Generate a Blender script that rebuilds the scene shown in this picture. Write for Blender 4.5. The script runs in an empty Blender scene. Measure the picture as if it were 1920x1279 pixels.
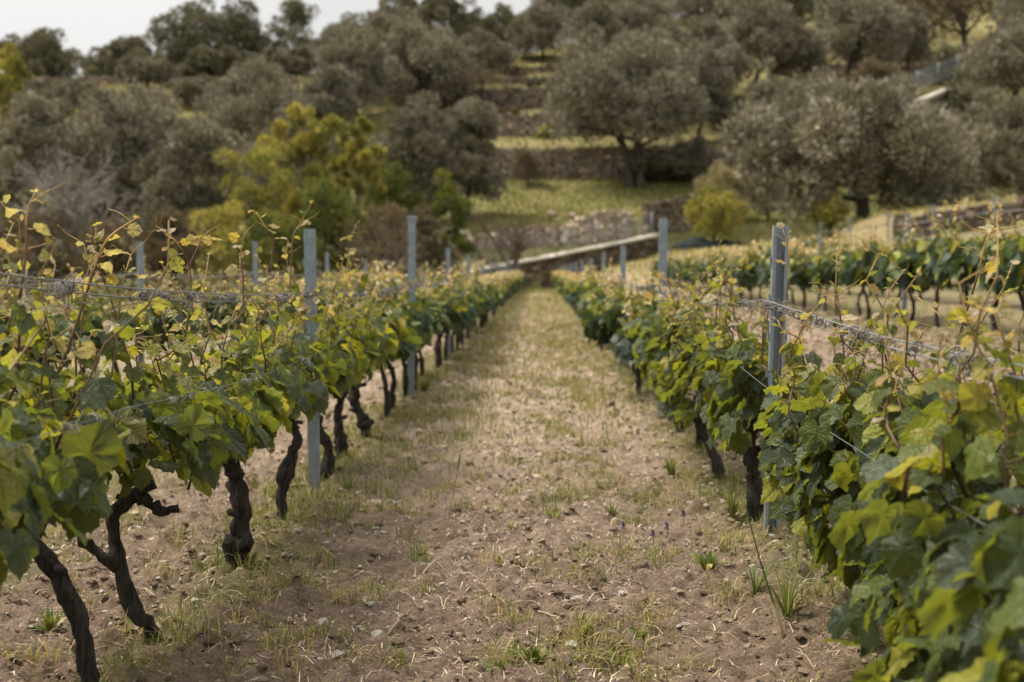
import bpy, math, random
import numpy as np
from mathutils import Vector, Matrix

SC = bpy.context.scene
COL = SC.collection
RNG = np.random.default_rng(7)
rad = math.radians

# ------------------------------------------------------------------ camera model
FPX, VX, VY, CH = 2667.0, 1012.0, 505.0, 1.15      # focal length in photo pixels, vanishing point of the rows, eye height
def X_at(px, d): return (px - VX) / FPX * d
def Z_at(py, d): return CH - (py - VY) / FPX * d

# ------------------------------------------------------------------ noise
def _h(ix, iy, s):
    n = (ix.astype(np.int64) * 374761393 + iy.astype(np.int64) * 668265263 + s * 974711) & 0x7fffffff
    n = ((n ^ (n >> 13)) * 1274126177) & 0x7fffffff
    n = n ^ (n >> 16)
    return (n & 0xffff) / 65535.0
def vnoise(x, y, s=0):
    x = np.asarray(x, float); y = np.asarray(y, float)
    ix = np.floor(x); iy = np.floor(y); fx = x - ix; fy = y - iy
    ux = fx * fx * (3 - 2 * fx); uy = fy * fy * (3 - 2 * fy)
    a = _h(ix, iy, s); b = _h(ix + 1, iy, s); c = _h(ix, iy + 1, s); d = _h(ix + 1, iy + 1, s)
    return (a * (1 - ux) + b * ux) * (1 - uy) + (c * (1 - ux) + d * ux) * uy
def fbm(x, y, s=0, o=4):
    v = 0; a = .5; t = 0
    for k in range(o):
        v = v + a * vnoise(x * 2 ** k, y * 2 ** k, s + k * 17); t += a; a *= .5
    return v / t
def sstep(a, b, x):
    t = np.clip((np.asarray(x, float) - a) / (b - a), 0, 1)
    return t * t * (3 - 2 * t)

# ------------------------------------------------------------------ terrain
HP = np.array([(60, -.5), (70, .3), (80, 1.4), (85, 2.0), (89.5, 2.7), (90.0, 4.0), (95, 4.9), (104, 7.8), (104.5, 10.05), (111, 11.55), (111.5, 13.2),
               (118, 14.3), (118.5, 16.1), (127, 17.6), (127.4, 18.2), (135, 19.6), (135.4, 20.3), (143, 21.8), (143.4, 22.5), (152, 24.2), (152.5, 25.0),
               (162, 26.8), (162.5, 27.6), (174, 30), (200, 36.5), (240, 47), (320, 52)])
def wall_y(X): return 82.5 + (np.asarray(X, float) + .1) * .62
def cap_z(X): return 1.20 + (np.asarray(X, float) + 3.3) * .200
def terrain(X, Y):
    X = np.asarray(X, float); Y = np.asarray(Y, float)
    base = np.interp(X, [1.3, 4.4, 6.5, 8.5, 9.8, 10.6, 13, 16, 40], [0, .5, .60, .72, .85, 1.12, 1.45, 2.1, 5.5])
    up = np.interp(X, [.9, 4, 7.6, 16.5, 40], [0, 1.2, 2.05, 2.85, 5.5])
    base = base + (np.maximum(up, base) - base) * sstep(44, 68, Y) + .95 * sstep(57.6, 58.0, Y) * sstep(13.6, 15.2, X) * sstep(80, 62, Y)
    base = base - .25 * sstep(-4.5, -9, X)
    yy = Y + (fbm(X * .09, X * 0 + 3.3, 5, 2) - .5) * 2.2
    hill = np.interp(yy, HP[:, 0], HP[:, 1])
    ridge = 17.9 + np.clip(X + 24, 0, 400) * .27 + np.clip(X - 2, 0, 400) * .35
    hill = np.minimum(hill, ridge - 3.5 * sstep(150, 210, Y) * sstep(6, -20, X))
    free = np.maximum(base, hill)
    # the raised lane behind the oblique retaining wall
    lane = cap_z(np.clip(X, -9, 12)) - .12 + np.clip(Y - wall_y(X) - 3.0, 0, 5) * .2
    lane = np.where(Y > wall_y(X) + 5.5, np.maximum(hill, lane), np.minimum(np.maximum(lane, hill * 0), np.maximum(hill, lane)))
    walled = np.where(Y < wall_y(X) + .12, base, lane)
    w = sstep(-8.5, -5.5, X) * sstep(12.5, 9.5, X)
    return free * (1 - w) + walled * w

# ------------------------------------------------------------------ mesh builder
class MB:
    def __init__(s): s.v = []; s.q = []; s.t = []; s.c = []; s.u = []; s.n = 0
    def add(s, v, quads=None, tris=None, col=None, uv=None):
        v = np.asarray(v, float).reshape(-1, 3)
        s.v.append(v)
        if quads is not None and len(quads): s.q.append(np.asarray(quads, np.int64).reshape(-1, 4) + s.n)
        if tris is not None and len(tris): s.t.append(np.asarray(tris, np.int64).reshape(-1, 3) + s.n)
        if col is None: col = (1, 1, 1)
        col = np.asarray(col, float)
        s.c.append(np.broadcast_to(col, (len(v), 3)) if col.ndim == 1 else col)
        s.u.append(np.zeros((len(v), 2)) if uv is None else uv)
        s.n += len(v)
        return s
    def mesh(s, name, mat, smooth=True):
        me = bpy.data.meshes.new(name)
        v = np.concatenate(s.v); c = np.concatenate(s.c); u = np.concatenate(s.u)
        q = np.concatenate(s.q) if s.q else np.zeros((0, 4), np.int64)
        t = np.concatenate(s.t) if s.t else np.zeros((0, 3), np.int64)
        li = np.concatenate([q.ravel(), t.ravel()]).astype(np.int32)
        st = np.concatenate([np.arange(len(q)) * 4, len(q) * 4 + np.arange(len(t)) * 3]).astype(np.int32)
        me.vertices.add(len(v)); me.vertices.foreach_set('co', v.astype(np.float32).ravel())
        me.loops.add(len(li)); me.loops.foreach_set('vertex_index', li)
        me.polygons.add(len(st)); me.polygons.foreach_set('loop_start', st)
        me.polygons.foreach_set('use_smooth', np.full(len(st), bool(smooth)))
        me.update(calc_edges=True)
        a = me.attributes.new('tint', 'FLOAT_COLOR', 'POINT')
        a.data.foreach_set('color', np.concatenate([c, np.ones((len(c), 1))], 1).astype(np.float32).ravel())
        if any(np.any(x) for x in s.u):
            l = me.uv_layers.new(name='UVMap'); l.data.foreach_set('uv', u[li].astype(np.float32).ravel())
        me.materials.append(mat)
        return me
    def obj(s, name, mat, parent=None, smooth=True, loc=None):
        return link(name, s.mesh(name, mat, smooth), parent, loc)

def link(name, data, parent=None, loc=None, rz=0):
    o = bpy.data.objects.new(name, data); COL.objects.link(o)
    if parent is not None: o.parent = parent
    if loc is not None: o.location = [float(a) for a in loc]
    if rz: o.rotation_euler = (0, 0, rz)
    return o
def tag(o, label=None, cat=None, group=None, kind=None):
    if label: o['label'] = label
    if cat: o['category'] = cat
    if group: o['group'] = group
    if kind: o['kind'] = kind
    return o
def empty(name, loc, label, cat, group=None, rz=0):
    o = link(name, None, None, loc, rz); o.empty_display_size = .1
    return tag(o, label, cat, group)

def unit(a): return a / np.maximum(np.linalg.norm(a, axis=-1, keepdims=True), 1e-9)
def smooth_path(p, n):
    p = np.asarray(p, float)
    P = np.vstack([2 * p[0] - p[1], p, 2 * p[-1] - p[-2]])
    out = []
    ts = np.linspace(0, len(p) - 1 - 1e-6, n)
    for t in ts:
        i = int(t); f = t - i
        a, b, c, d = P[i], P[i + 1], P[i + 2], P[i + 3]
        out.append(.5 * ((2 * b) + (-a + c) * f + (2 * a - 5 * b + 4 * c - d) * f * f + (-a + 3 * b - 3 * c + d) * f ** 3))
    return np.array(out)
def tube(mb, pts, r, seg=6, col=(1, 1, 1), rough=0, rng=None, ridges=0, cap=True):
    pts = np.asarray(pts, float); n = len(pts)
    r = np.broadcast_to(np.asarray(r, float), (n,))
    tg = unit(np.gradient(pts, axis=0))
    ref = np.array([0., 0., 1.]) if abs(tg[0][2]) < .9 else np.array([1., 0., 0.])
    a = unit(np.cross(tg[0], ref)); A = []
    for i in range(n):
        a = a - tg[i] * np.dot(a, tg[i]); a = a / max(np.linalg.norm(a), 1e-9); A.append(a)
    A = np.array(A); B = np.cross(tg, A)
    th = np.arange(seg) / seg * 2 * np.pi
    R = np.repeat(r[:, None], seg, 1)
    if rough and rng is not None:
        fr = 1 + rough * (rng.random((n, seg)) - .5) * 2
        if ridges:
            ph = rng.random(3) * 6
            tw = np.linspace(0, 1.8, n)[:, None]
            fr = fr + ridges * (np.sin(5 * th[None] + ph[0] + tw * 3) + .7 * np.sin(9 * th[None] + ph[1] - tw * 2))
        R = R * fr
    v = pts[:, None] + R[..., None] * (A[:, None] * np.cos(th)[None, :, None] + B[:, None] * np.sin(th)[None, :, None])
    i = np.arange(n - 1)[:, None]; j = np.arange(seg)[None]; k = (j + 1) % seg
    q = np.stack([i * seg + j, i * seg + k, (i + 1) * seg + k, (i + 1) * seg + j], -1).reshape(-1, 4)
    v = v.reshape(-1, 3); tr = []
    if cap:
        v = np.vstack([v, pts[0], pts[-1]])
        for jj in range(seg):
            tr.append((n * seg, (jj + 1) % seg, jj)); tr.append((n * seg + 1, (n - 1) * seg + jj, (n - 1) * seg + (jj + 1) % seg))
    cc = np.asarray(col, float)
    if cc.ndim == 2:
        cc = np.repeat(cc, seg, 0)
        if cap: cc = np.vstack([cc, cc[0], cc[-1]])
    mb.add(v, q, tr, cc)
BOXQ = np.array([(0, 3, 2, 1), (4, 5, 6, 7), (0, 1, 5, 4), (1, 2, 6, 5), (2, 3, 7, 6), (3, 0, 4, 7)])
BOXV = np.array([(-1, -1, -1), (1, -1, -1), (1, 1, -1), (-1, 1, -1), (-1, -1, 1), (1, -1, 1), (1, 1, 1), (-1, 1, 1)], float) * .5
def box(mb, c, s, rz=0, col=(1, 1, 1), jit=0, rng=None):
    v = BOXV * np.asarray(s, float)
    if jit: v = v + (rng.random((8, 3)) - .5) * 2 * jit * np.asarray(s, float)
    cs, sn = math.cos(rz), math.sin(rz)
    v = np.stack([v[:, 0] * cs - v[:, 1] * sn, v[:, 0] * sn + v[:, 1] * cs, v[:, 2]], 1) + np.asarray(c, float)
    mb.add(v, BOXQ, None, col)

# ------------------------------------------------------------------ materials
class NG:
    def __init__(s, name):
        m = bpy.data.materials.new(name); m.use_nodes = True; s.m = m; s.t = m.node_tree; s.t.nodes.clear()
        s.out = s.t.nodes.new('ShaderNodeOutputMaterial')
    def n(s, typ, ins=None, **kw):
        nd = s.t.nodes.new('ShaderNode' + typ)
        for k, v in kw.items(): setattr(nd, k, v)
        for k, v in (ins or {}).items(): s.put(nd.inputs[k], v)
        return nd
    def put(s, sock, v):
        if isinstance(v, bpy.types.NodeSocket): s.t.links.new(v, sock)
        elif isinstance(v, bpy.types.Node): s.t.links.new(v.outputs[0], sock)
        else:
            if isinstance(v, (tuple, list)) and len(v) == 3 and sock.type == 'RGBA': v = (*v, 1)
            sock.default_value = v
    def math(s, op, a, b=0., c=0.): return s.n('Math', {0: a, 1: b, 2: c}, operation=op).outputs[0]
    def mix(s, f, a, b, mode='MIX'):
        nd = s.n('Mix', data_type='RGBA', blend_type=mode)
        s.put(nd.inputs[0], f); s.put(nd.inputs[6], a); s.put(nd.inputs[7], b)
        return nd.outputs[2]
    def noise(s, scale, detail=4, rough=.55, vec=None, dist=0):
        i = {'Scale': scale, 'Detail': detail, 'Roughness': rough, 'Distortion': dist}
        if vec is not None: i['Vector'] = vec
        return s.n('TexNoise', i).outputs[0]
    def ramp(s, f, a, b): return s.n('MapRange', {0: f, 1: a, 2: b}).outputs[0]
    def tint(s): return s.n('Attribute', attribute_name='tint').outputs['Color']
    def obj(s): return s.n('TexCoord').outputs['Object']
    def bsdf(s, col, rough=.8, bump=None, bs=.4, bd=.02, spec=.3, metal=0, transl=None, tf=.35):
        p = s.n('BsdfPrincipled', {'Base Color': col, 'Roughness': rough, 'Metallic': metal, 'Specular IOR Level': spec})
        if bump is not None:
            b = s.n('Bump', {'Strength': bs, 'Distance': bd, 'Height': bump}); s.put(p.inputs['Normal'], b.outputs[0])
        sh = p.outputs[0]
        if transl is not None:
            t = s.n('BsdfTranslucent', {'Color': transl})
            mx = s.n('MixShader', {0: tf}); s.put(mx.inputs[1], sh); s.put(mx.inputs[2], t.outputs[0]); sh = mx.outputs[0]
        s.t.links.new(sh, s.out.inputs[0])
        return s.m

def m_leaf():
    g = NG('grape_leaf')
    uv = g.n('TexCoord').outputs['UV']
    sp = g.n('SeparateXYZ', {0: uv}); x, y = sp.outputs[0], sp.outputs[1]
    ang = g.math('ARCTAN2', x, y)
    rr = g.math('SQRT', g.math('ADD', g.math('MULTIPLY', x, x), g.math('MULTIPLY', y, y)))
    pp = g.math('PINGPONG', g.math('ABSOLUTE', ang), rad(26))           # veins at 0, 52 and 104 degrees
    even = g.math('MULTIPLY', rr, g.math('SINE', pp))
    vein = g.ramp(even, .022, .004)
    sec = g.math('ABSOLUTE', g.math('SINE', g.math('MULTIPLY', g.math('SUBTRACT', rr, g.math('MULTIPLY', even, 1.1)), 26.0)))
    sec2 = g.ramp(sec, .30, .05)
    v = g.math('MAXIMUM', vein, g.math('MULTIPLY', sec2, .45))
    nz = g.noise(60, 3, .6, g.obj())
    base = g.mix(g.math('MULTIPLY', v, .45), g.tint(), (.30, .33, .12))
    base = g.mix(g.ramp(nz, .35, .75), g.mix(1.0, base, (.78, .80, .80), 'MULTIPLY'), base)
    base = g.mix(g.math('MULTIPLY', g.ramp(g.noise(38, 3, .6, g.obj()), .64, .72), .55), base, (.21, .15, .07))
    bf = g.n('NewGeometry').outputs['Backfacing']
    base2 = g.mix(g.math('MULTIPLY', bf, .22), base, (.16, .19, .09))
    h = g.math('SUBTRACT', g.math('MULTIPLY', nz, .35), g.math('MULTIPLY', v, 1.0))
    tr = g.mix(1.0, g.mix(.35, g.tint(), (.38, .41, .03)), (1.55, 1.45, .85), 'MULTIPLY')
    return g.bsdf(base2, .46, h, 1.0, .008, .24, transl=tr, tf=.38)
def m_farleaf(name, rough=.6, tf=.3, tcol=(1.35, 1.25, .7), spec=.25):
    g = NG(name)
    return g.bsdf(g.tint(), rough, spec=spec, transl=g.mix(1.0, g.tint(), tcol, 'MULTIPLY'), tf=tf)
def m_tint(name, rough=.8, spec=.2, bscale=0, bs=.4, bd=.01, stretch=None):
    g = NG(name); h = None; c = g.tint()
    if bscale:
        vec = g.obj()
        if stretch: vec = g.n('Mapping', {0: vec, 3: stretch}).outputs[0]
        h = g.noise(bscale, 5, .65, vec)
        c = g.mix(g.ramp(h, .3, .7), g.mix(1.0, c, (.55, .55, .55), 'MULTIPLY'), c)
    return g.bsdf(c, rough, h, bs, bd, spec)
def m_bark():
    g = NG('vine_bark')
    vec = g.n('Mapping', {0: g.obj(), 3: (1, 1, .14)}).outputs[0]
    n1 = g.noise(90, 6, .7, vec, .6); n2 = g.noise(14, 4, .6, g.obj())
    c = g.mix(g.ramp(n1, .35, .68), (.008, .007, .006), (.075, .061, .050))
    c = g.mix(g.math('MULTIPLY', g.ramp(n2, .5, .75), .4), c, (.085, .076, .066))
    return g.bsdf(c, .88, n1, 1.0, .012, .2)
def m_soil():
    g = NG('soil')
    o = g.obj()
    zone = g.n('Attribute', attribute_name='tint').outputs['Color']
    sp = g.n('SeparateColor', {0: zone}); G, D, M = sp.outputs[0], sp.outputs[1], sp.outputs[2]
    n1 = g.noise(1.3, 5, .6, o); n2 = g.noise(9, 6, .7, o); n3 = g.noise(85, 6, .75, o); n4 = g.noise(3.2, 4, .6, o)
    soil = g.mix(g.ramp(g.math('ADD', g.math('MULTIPLY', n2, .6), g.math('MULTIPLY', n3, .4)), .36, .62), (.072, .046, .033), (.255, .178, .124))
    soil = g.mix(g.math('MULTIPLY', g.ramp(n3, .45, .7), .5), soil, (.44, .335, .232))
    pale = g.mix(g.ramp(n2, .3, .7), (.32, .238, .172), (.60, .485, .375))
    soil = g.mix(g.math('MULTIPLY', D, g.ramp(n1, .2, .6)), soil, pale)
    grass = g.mix(g.ramp(n4, .35, .65), (.12, .130, .042), (.235, .20, .085))
    grass = g.mix(g.math('MULTIPLY', g.ramp(n2, .5, .7), .5), grass, (.10, .095, .04))
    thr = g.math('ADD', g.math('MULTIPLY', n2, .55), g.math('MULTIPLY', n3, .45))
    f = g.ramp(g.math('SUBTRACT', G, thr), -.16, .16)
    c = g.mix(f, soil, grass)
    dry = g.mix(g.ramp(n4, .3, .7), (.30, .225, .12), (.19, .165, .07))
    c = g.mix(M, c, dry)
    h = g.math('ADD', g.math('MULTIPLY', n2, .6), n3)
    return g.bsdf(c, .95, h, .9, .028, .12)
def m_stone(name, a, b, sc=4):
    g = NG(name)
    n1 = g.noise(sc, 5, .65, g.obj()); n2 = g.noise(sc * 7, 5, .7, g.obj())
    c = g.mix(1.0, g.mix(g.ramp(n1, .3, .7), a, b), g.tint(), 'MULTIPLY')
    c = g.mix(g.math('MULTIPLY', g.ramp(n2, .5, .75), .5), c, g.mix(1.0, c, (1.5, 1.45, 1.35), 'MULTIPLY'))
    return g.bsdf(c, .92, n2, .7, .03, .15)
def m_metal():
    g = NG('galvanised_steel')
    n1 = g.noise(22, 5, .65, g.obj()); n2 = g.noise(160, 3, .6, g.obj())
    c = g.mix(g.ramp(n1, .3, .72), (.17, .21, .235), (.27, .32, .35))
    c = g.mix(g.math('MULTIPLY', g.ramp(n2, .58, .75), .4), c, (.30, .32, .32))
    z = g.n('SeparateXYZ', {0: g.obj()}).outputs[2]
    c = g.mix(g.math('MULTIPLY', g.ramp(g.math('ADD', z, g.math('MULTIPLY', n1, .3)), .50, .22), .7), c, (.20, .15, .105))
    n3 = g.noise(45, 4, .7, g.n('Mapping', {0: g.obj(), 3: (1, 1, .25)}).outputs[0])
    c = g.mix(g.math('MULTIPLY', g.ramp(n3, .60, .72), .6), c, (.15, .085, .05))
    return g.bsdf(c, .55, n1, .15, .004, .45, .35)
M = dict(
    leaf=m_leaf(), midleaf=m_farleaf('vine_foliage', .5, .33), olive=m_farleaf('olive_foliage', .6, .14, (1.1, 1.05, .8), .3), shrub=m_farleaf('shrub_foliage', .6, .3),
    grass=m_farleaf('grass_blade', .6, .3, (1.2, 1.2, .7)), straw=m_tint('dry_straw', .8), shoot=m_tint('vine_shoot', .55, .35, 40, .25, .002, (1, 1, .3)),
    bark=m_bark(), tbark=m_tint('tree_bark', .9, .15, 5, .8, .06, (1, 1, .3)), soil=m_soil(),
    stone=m_stone('dry_stone', (.13, .105, .082), (.30, .25, .20)), cap=m_stone('mortar_capping', (.46, .43, .38), (.70, .66, .60), 2), pebble=m_stone('pebble', (.40, .36, .31), (.66, .61, .55), 30),
    clod=m_tint('soil_clod', .95, .1, 60, .6, .01), metal=m_metal(), wire=m_tint('wire', .5, .5, 60, .2, .001), net=m_tint('netting', .8, .1, 6, .5, .05), petal=m_farleaf('petal', .6, .3))

# ------------------------------------------------------------------ ground
def graded(a, b, s0, g):
    out = [a]; s = s0
    while out[-1] < b: out.append(out[-1] + s); s *= g
    return np.array(out)
def clods(X, Y):
    near = sstep(32, 8, Y) * .75 + .25
    tr = np.exp(-((X + .55) / .28) ** 2) + np.exp(-((X - .42) / .25) ** 2)
    d = (fbm(X * 3.1, Y * 3.1, 11, 3) - .5) * .075 + (np.abs(fbm(X * 10, Y * 10, 23, 3) - .5)) * .12 + (fbm(X * 24, Y * 24, 41, 2) - .5) * .050 - np.abs(vnoise(X * 19, Y * 15, 43) - .5) * .045 + (np.maximum(vnoise(X * 31, Y * 27, 47), .55) - .55) * .055
    ruts = tr * (-.018 + .017 * np.sin(Y * 46 + 5 * vnoise(X * 4, Y * 2, 3)) * (vnoise(X * 3, Y * 1.4, 9) > .4))
    mound = .02 * np.exp(-((X + 1.143) / .22) ** 2) + .05 * np.exp(-((X - .934) / .25) ** 2)
    return (d * (1 - .35 * np.clip(tr, 0, 1)) + ruts) * near + mound
def ground_z(X, Y):
    z = terrain(X, Y)
    return z + clods(np.asarray(X, float), np.asarray(Y, float)) * (np.asarray(Y) < 60)
xs = np.concatenate([-graded(2.3, 130, .05, 1.07)[::-1], np.arange(-2.28, -1.62, .03), np.arange(-1.60, 1.56, .0155), np.arange(1.57, 2.28, .03), graded(2.3, 130, .05, 1.07)])
ys = np.concatenate([[-30, -15, -6, -2, 0, 1, 1.6], np.arange(2.1, 7.2, .0155), graded(7.22, 84, .018, 1.013), np.arange(84.5, 170, .26), graded(170.5, 330, .6, 1.1)])
ys = np.unique(np.round(ys, 4)); xs = np.unique(np.round(xs, 4))
GX, GY = np.meshgrid(xs, ys)
GZ = ground_z(GX, GY) + (GY > 60) * (fbm(GX * .8, GY * .8, 61, 3) - .5) * .25
edge = np.exp(-((GX + 1.15) / .34) ** 2) * 1.0 + np.exp(-((GX - .98) / .36) ** 2) * 1.0
mid = np.exp(-((GX - .02) / .22) ** 2) * .45
farp = sstep(9, 28, GY)
gr = (.12 + edge * (.30 + .15 * sstep(4, 6, GY) + .25 * farp) + mid * farp * .7 + (.20) * farp * (fbm(GX * .9, GY * .5, 71, 3)))
gr = np.where(GX > 1.6, .18 + .2 * fbm(GX * .7, GY * .7, 73, 3) + .25 * sstep(3.2, 4.4, GX) * 1.0, gr)
gr = np.where(GX < -1.8, .35 + .3 * fbm(GX * .7, GY * .7, 75, 3), gr)
gr = np.where(GY > 66, .55 + .5 * fbm(GX * .25, GY * .25, 77, 3), gr)
dryp = np.clip(.15 + .85 * sstep(4.2, 12.5, GY + 1.2 * (fbm(GX * 1.2, GY * 1.2, 79, 3) - .5)), 0, 1)
dryp = np.where(GX > 1.5, .30 + .3 * fbm(GX * 1.1, GY * .8, 83, 3), dryp)
terr = np.clip(sstep(40, 62, GY) * sstep(2.2, 4.5, GX) * (GY < 80), 0, 1) * .5
terr = np.maximum(terr, .32 * (GY > 105) * (fbm(GX * .2, GY * .3, 81, 2) > .35))
terr = np.maximum(terr, .25 * sstep(12, 40, GY) * (np.abs(GX) < 1.4))
mb = MB(); ny, nx = GX.shape
i = np.arange(ny - 1)[:, None]; j = np.arange(nx - 1)[None]
mb.add(np.stack([GX, GY, GZ], -1).reshape(-1, 3), np.stack([i * nx + j, i * nx + j + 1, (i + 1) * nx + j + 1, (i + 1) * nx + j], -1).reshape(-1, 4), None,
       np.stack([np.clip(gr, 0, 1), dryp, terr], -1).reshape(-1, 3))
tag(mb.obj('ground', M['soil']), kind='structure')

# ------------------------------------------------------------------ small ground cover
def scatter(n, x0, x1, y0, y1, seed, power=1.0):
    r = np.random.default_rng(seed)
    # density falls with distance so that near ground is covered most
    t = r.random(n) ** power
    y = y0 * (y1 / y0) ** t
    return x0 + (x1 - x0) * r.random(n), y, r
ICO = None
def ico():
    global ICO
    if ICO is None:
        p = (1 + 5 ** .5) / 2
        v = unit(np.array([(-1, p, 0), (1, p, 0), (-1, -p, 0), (1, -p, 0), (0, -1, p), (0, 1, p), (0, -1, -p), (0, 1, -p), (p, 0, -1), (p, 0, 1), (-p, 0, -1), (-p, 0, 1)], float))
        f = np.array([(0, 11, 5), (0, 5, 1), (0, 1, 7), (0, 7, 10), (0, 10, 11), (1, 5, 9), (5, 11, 4), (11, 10, 2), (10, 7, 6), (7, 1, 8), (3, 9, 4), (3, 4, 2), (3, 2, 6), (3, 6, 8), (3, 8, 9), (4, 9, 5), (2, 4, 11), (6, 2, 10), (8, 6, 7), (9, 8, 1)])
        ICO = v, f
    return ICO
def lumps(x, y, z, s, flat, col, r, jit=.28):
    v, f = ico(); n = len(x)
    k = v[None] * (1 + (r.random((n, 12, 1)) - .5) * 2 * jit)
    k = k * np.stack([s * (.8 + .6 * r.random(n)), s * (.7 + .4 * r.random(n)), s * flat], -1)[:, None]
    a = r.random(n) * 6.28; c, sn = np.cos(a)[:, None], np.sin(a)[:, None]
    P = np.stack([k[..., 0] * c - k[..., 1] * sn, k[..., 0] * sn + k[..., 1] * c, k[..., 2]], -1) + np.stack([x, y, z], -1)[:, None]
    mb = MB(); mb.add(P.reshape(-1, 3), None, (f[None] + (np.arange(n) * 12)[:, None, None]).reshape(-1, 3), np.repeat(col, 12, 0))
    return mb
x, y, r = scatter(80000, -2.0, 4.4, 2.5, 30, 101, .95)
keep = r.random(len(x)) > .75 * np.exp(-((x + .55) / .22) ** 2) + .4 * np.exp(-((x - .42) / .2) ** 2); x, y = x[keep], y[keep]
s = (.0022 + .0130 * r.random(len(x)) ** 4.2) * (.75 + y / 9)
base = np.array([(.24, .175, .12), (.34, .256, .175), (.50, .395, .28), (.16, .115, .078)])[r.integers(0, 4, len(x))] * (.62 + .44 * sstep(3.6, 10, y))[:, None]
tag(lumps(x, y, ground_z(x, y) - s * .05, s, .55, base, r, .5).obj('soil_clods', M['clod'], smooth=False), 'crumbled brown clods of tilled soil lying over the vineyard path', 'soil', kind='stuff')
x, y, r = scatter(2600, -2.2, 3.6, 2.3, 25, 103, 1.0)
s = .003 + .013 * r.random(len(x)) ** 2.8 * (.7 + y / 10)
tag(lumps(x, y, ground_z(x, y) + s * .2, s, .5, .75 + .35 * r.random((len(x), 1)) * np.ones((1, 3)), r).obj('gravel', M['pebble'], smooth=False), 'small pale stone chips scattered over the vineyard soil', 'gravel', kind='stuff')

def blades(mb, x, y, z, h, w, r, lean=.5, cols=None, flatlie=0):
    n = len(x); a = r.random(n) * 6.283; d = np.stack([np.cos(a), np.sin(a), np.zeros(n)], -1); sd = np.stack([-np.sin(a), np.cos(a), np.zeros(n)], -1)
    p = np.stack([x, y, z], -1); l = (lean * r.random(n) + flatlie)[:, None]
    up = np.array([0, 0, 1.0])
    m1 = p + h[:, None] * (.5 * up * (1 - flatlie * .8) + .18 * l * d); tip = p + h[:, None] * ((1 - .35 * l) * up * (1 - flatlie) + l * .75 * d + flatlie * .06 * up)
    W = w[:, None] * sd * .5
    v = np.stack([p - W, p + W, m1 + W * .8, m1 - W * .8, tip], 1).reshape(-1, 3)
    k = np.arange(n)[:, None] * 5
    mb.add(v, k + np.array([[0, 1, 2, 3]]), k + np.array([[3, 2, 4]]), np.repeat(cols, 5, 0))
GCOL = np.array([(.10, .14, .03), (.15, .18, .035), (.22, .21, .055), (.36, .28, .11), (.42, .33, .16)])
def gcols(r, n, w): return GCOL[r.choice(5, n, p=w)] * (.75 + .5 * r.random((n, 1)))
mb = MB()
# tufts: along the rows, some in the path
tx, ty, r = scatter(2800, -2.6, 1.7, 2.6, 30, 111)
keep = r.random(len(tx)) < np.clip(.06 + 1.3 * np.exp(-((tx + 1.05) / .36) ** 2) + 2.0 * np.exp(-((tx - .72) / .30) ** 2) + .45 * np.exp(-((tx - .15) / .25) ** 2) * (ty > 4), 0, 1) * (.25 + 1.2 * (fbm(tx * 1.6, ty * 1.1, 115, 2) > .5))
tx, ty = tx[keep], ty[keep]; nb = 52
bx = np.repeat(tx, nb) + r.normal(0, .026, len(tx) * nb) * (1 + np.repeat(ty, nb) / 10); by = np.repeat(ty, nb) + r.normal(0, .032, len(tx) * nb) * (1 + np.repeat(ty, nb) / 10)
hh = (.015 + .095 * r.random(len(bx)) ** 1.6) * np.repeat(.6 + .7 * r.random(len(tx)), nb)
ww = np.repeat(r.random(len(tx)), nb)
cc = np.where((ww < .55)[:, None], gcols(r, len(bx), (.25, .35, .22, .12, .06)), gcols(r, len(bx), (.04, .10, .26, .32, .28)))
blades(mb, bx, by, ground_z(bx, by) - .004, hh, .002 + .002 * r.random(len(bx)) + by * .0002, r, 2.1, cc)
# thin sward further up the path and beside it
x, y, r = scatter(16000, -1.5, 1.4, 9, 82, 121, .8)
blades(mb, x, y, terrain(x, y) - .0, .03 + .07 * r.random(len(x)), .006 + .00035 * y, r, .9, gcols(r, len(x), (.08, .22, .28, .24, .18)))
x, y, r = scatter(4500, 1.4, 5.5, 5, 45, 123, .9)
blades(mb, x, y, terrain(x, y), .03 + .12 * r.random(len(x)) * (x > 3), .005 + .0003 * y, r, .9, gcols(r, len(x), (.16, .26, .22, .2, .16)))
x, y, r = scatter(7000, -6.5, -1.7, 5, 45, 125, .9)
blades(mb, x, y, terrain(x, y), .04 + .12 * r.random(len(x)), .005 + .0003 * y, r, .9, gcols(r, len(x), (.16, .26, .22, .2, .16)))
for X0, ds in ((-1.143, (3.56, 4.25, 5.33, 6.3, 7.57, 8.2, 9.4)), (.934, (3.58, 4.6, 6.2, 7.4, 8.5, 9.45))):     # weeds gathered at the vine feet
    for d0 in ds:
        r = np.random.default_rng(int(d0 * 100)); n = 90; x = X0 + r.normal(0, .09, n); y = d0 + r.normal(0, .09, n)
        blades(mb, x, y, ground_z(x, y) - .004, .02 + .11 * r.random(n) ** 1.6, .002 + .002 * r.random(n) + y * .0002, r, 1.8, gcols(r, n, (.3, .3, .18, .12, .1)))
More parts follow.
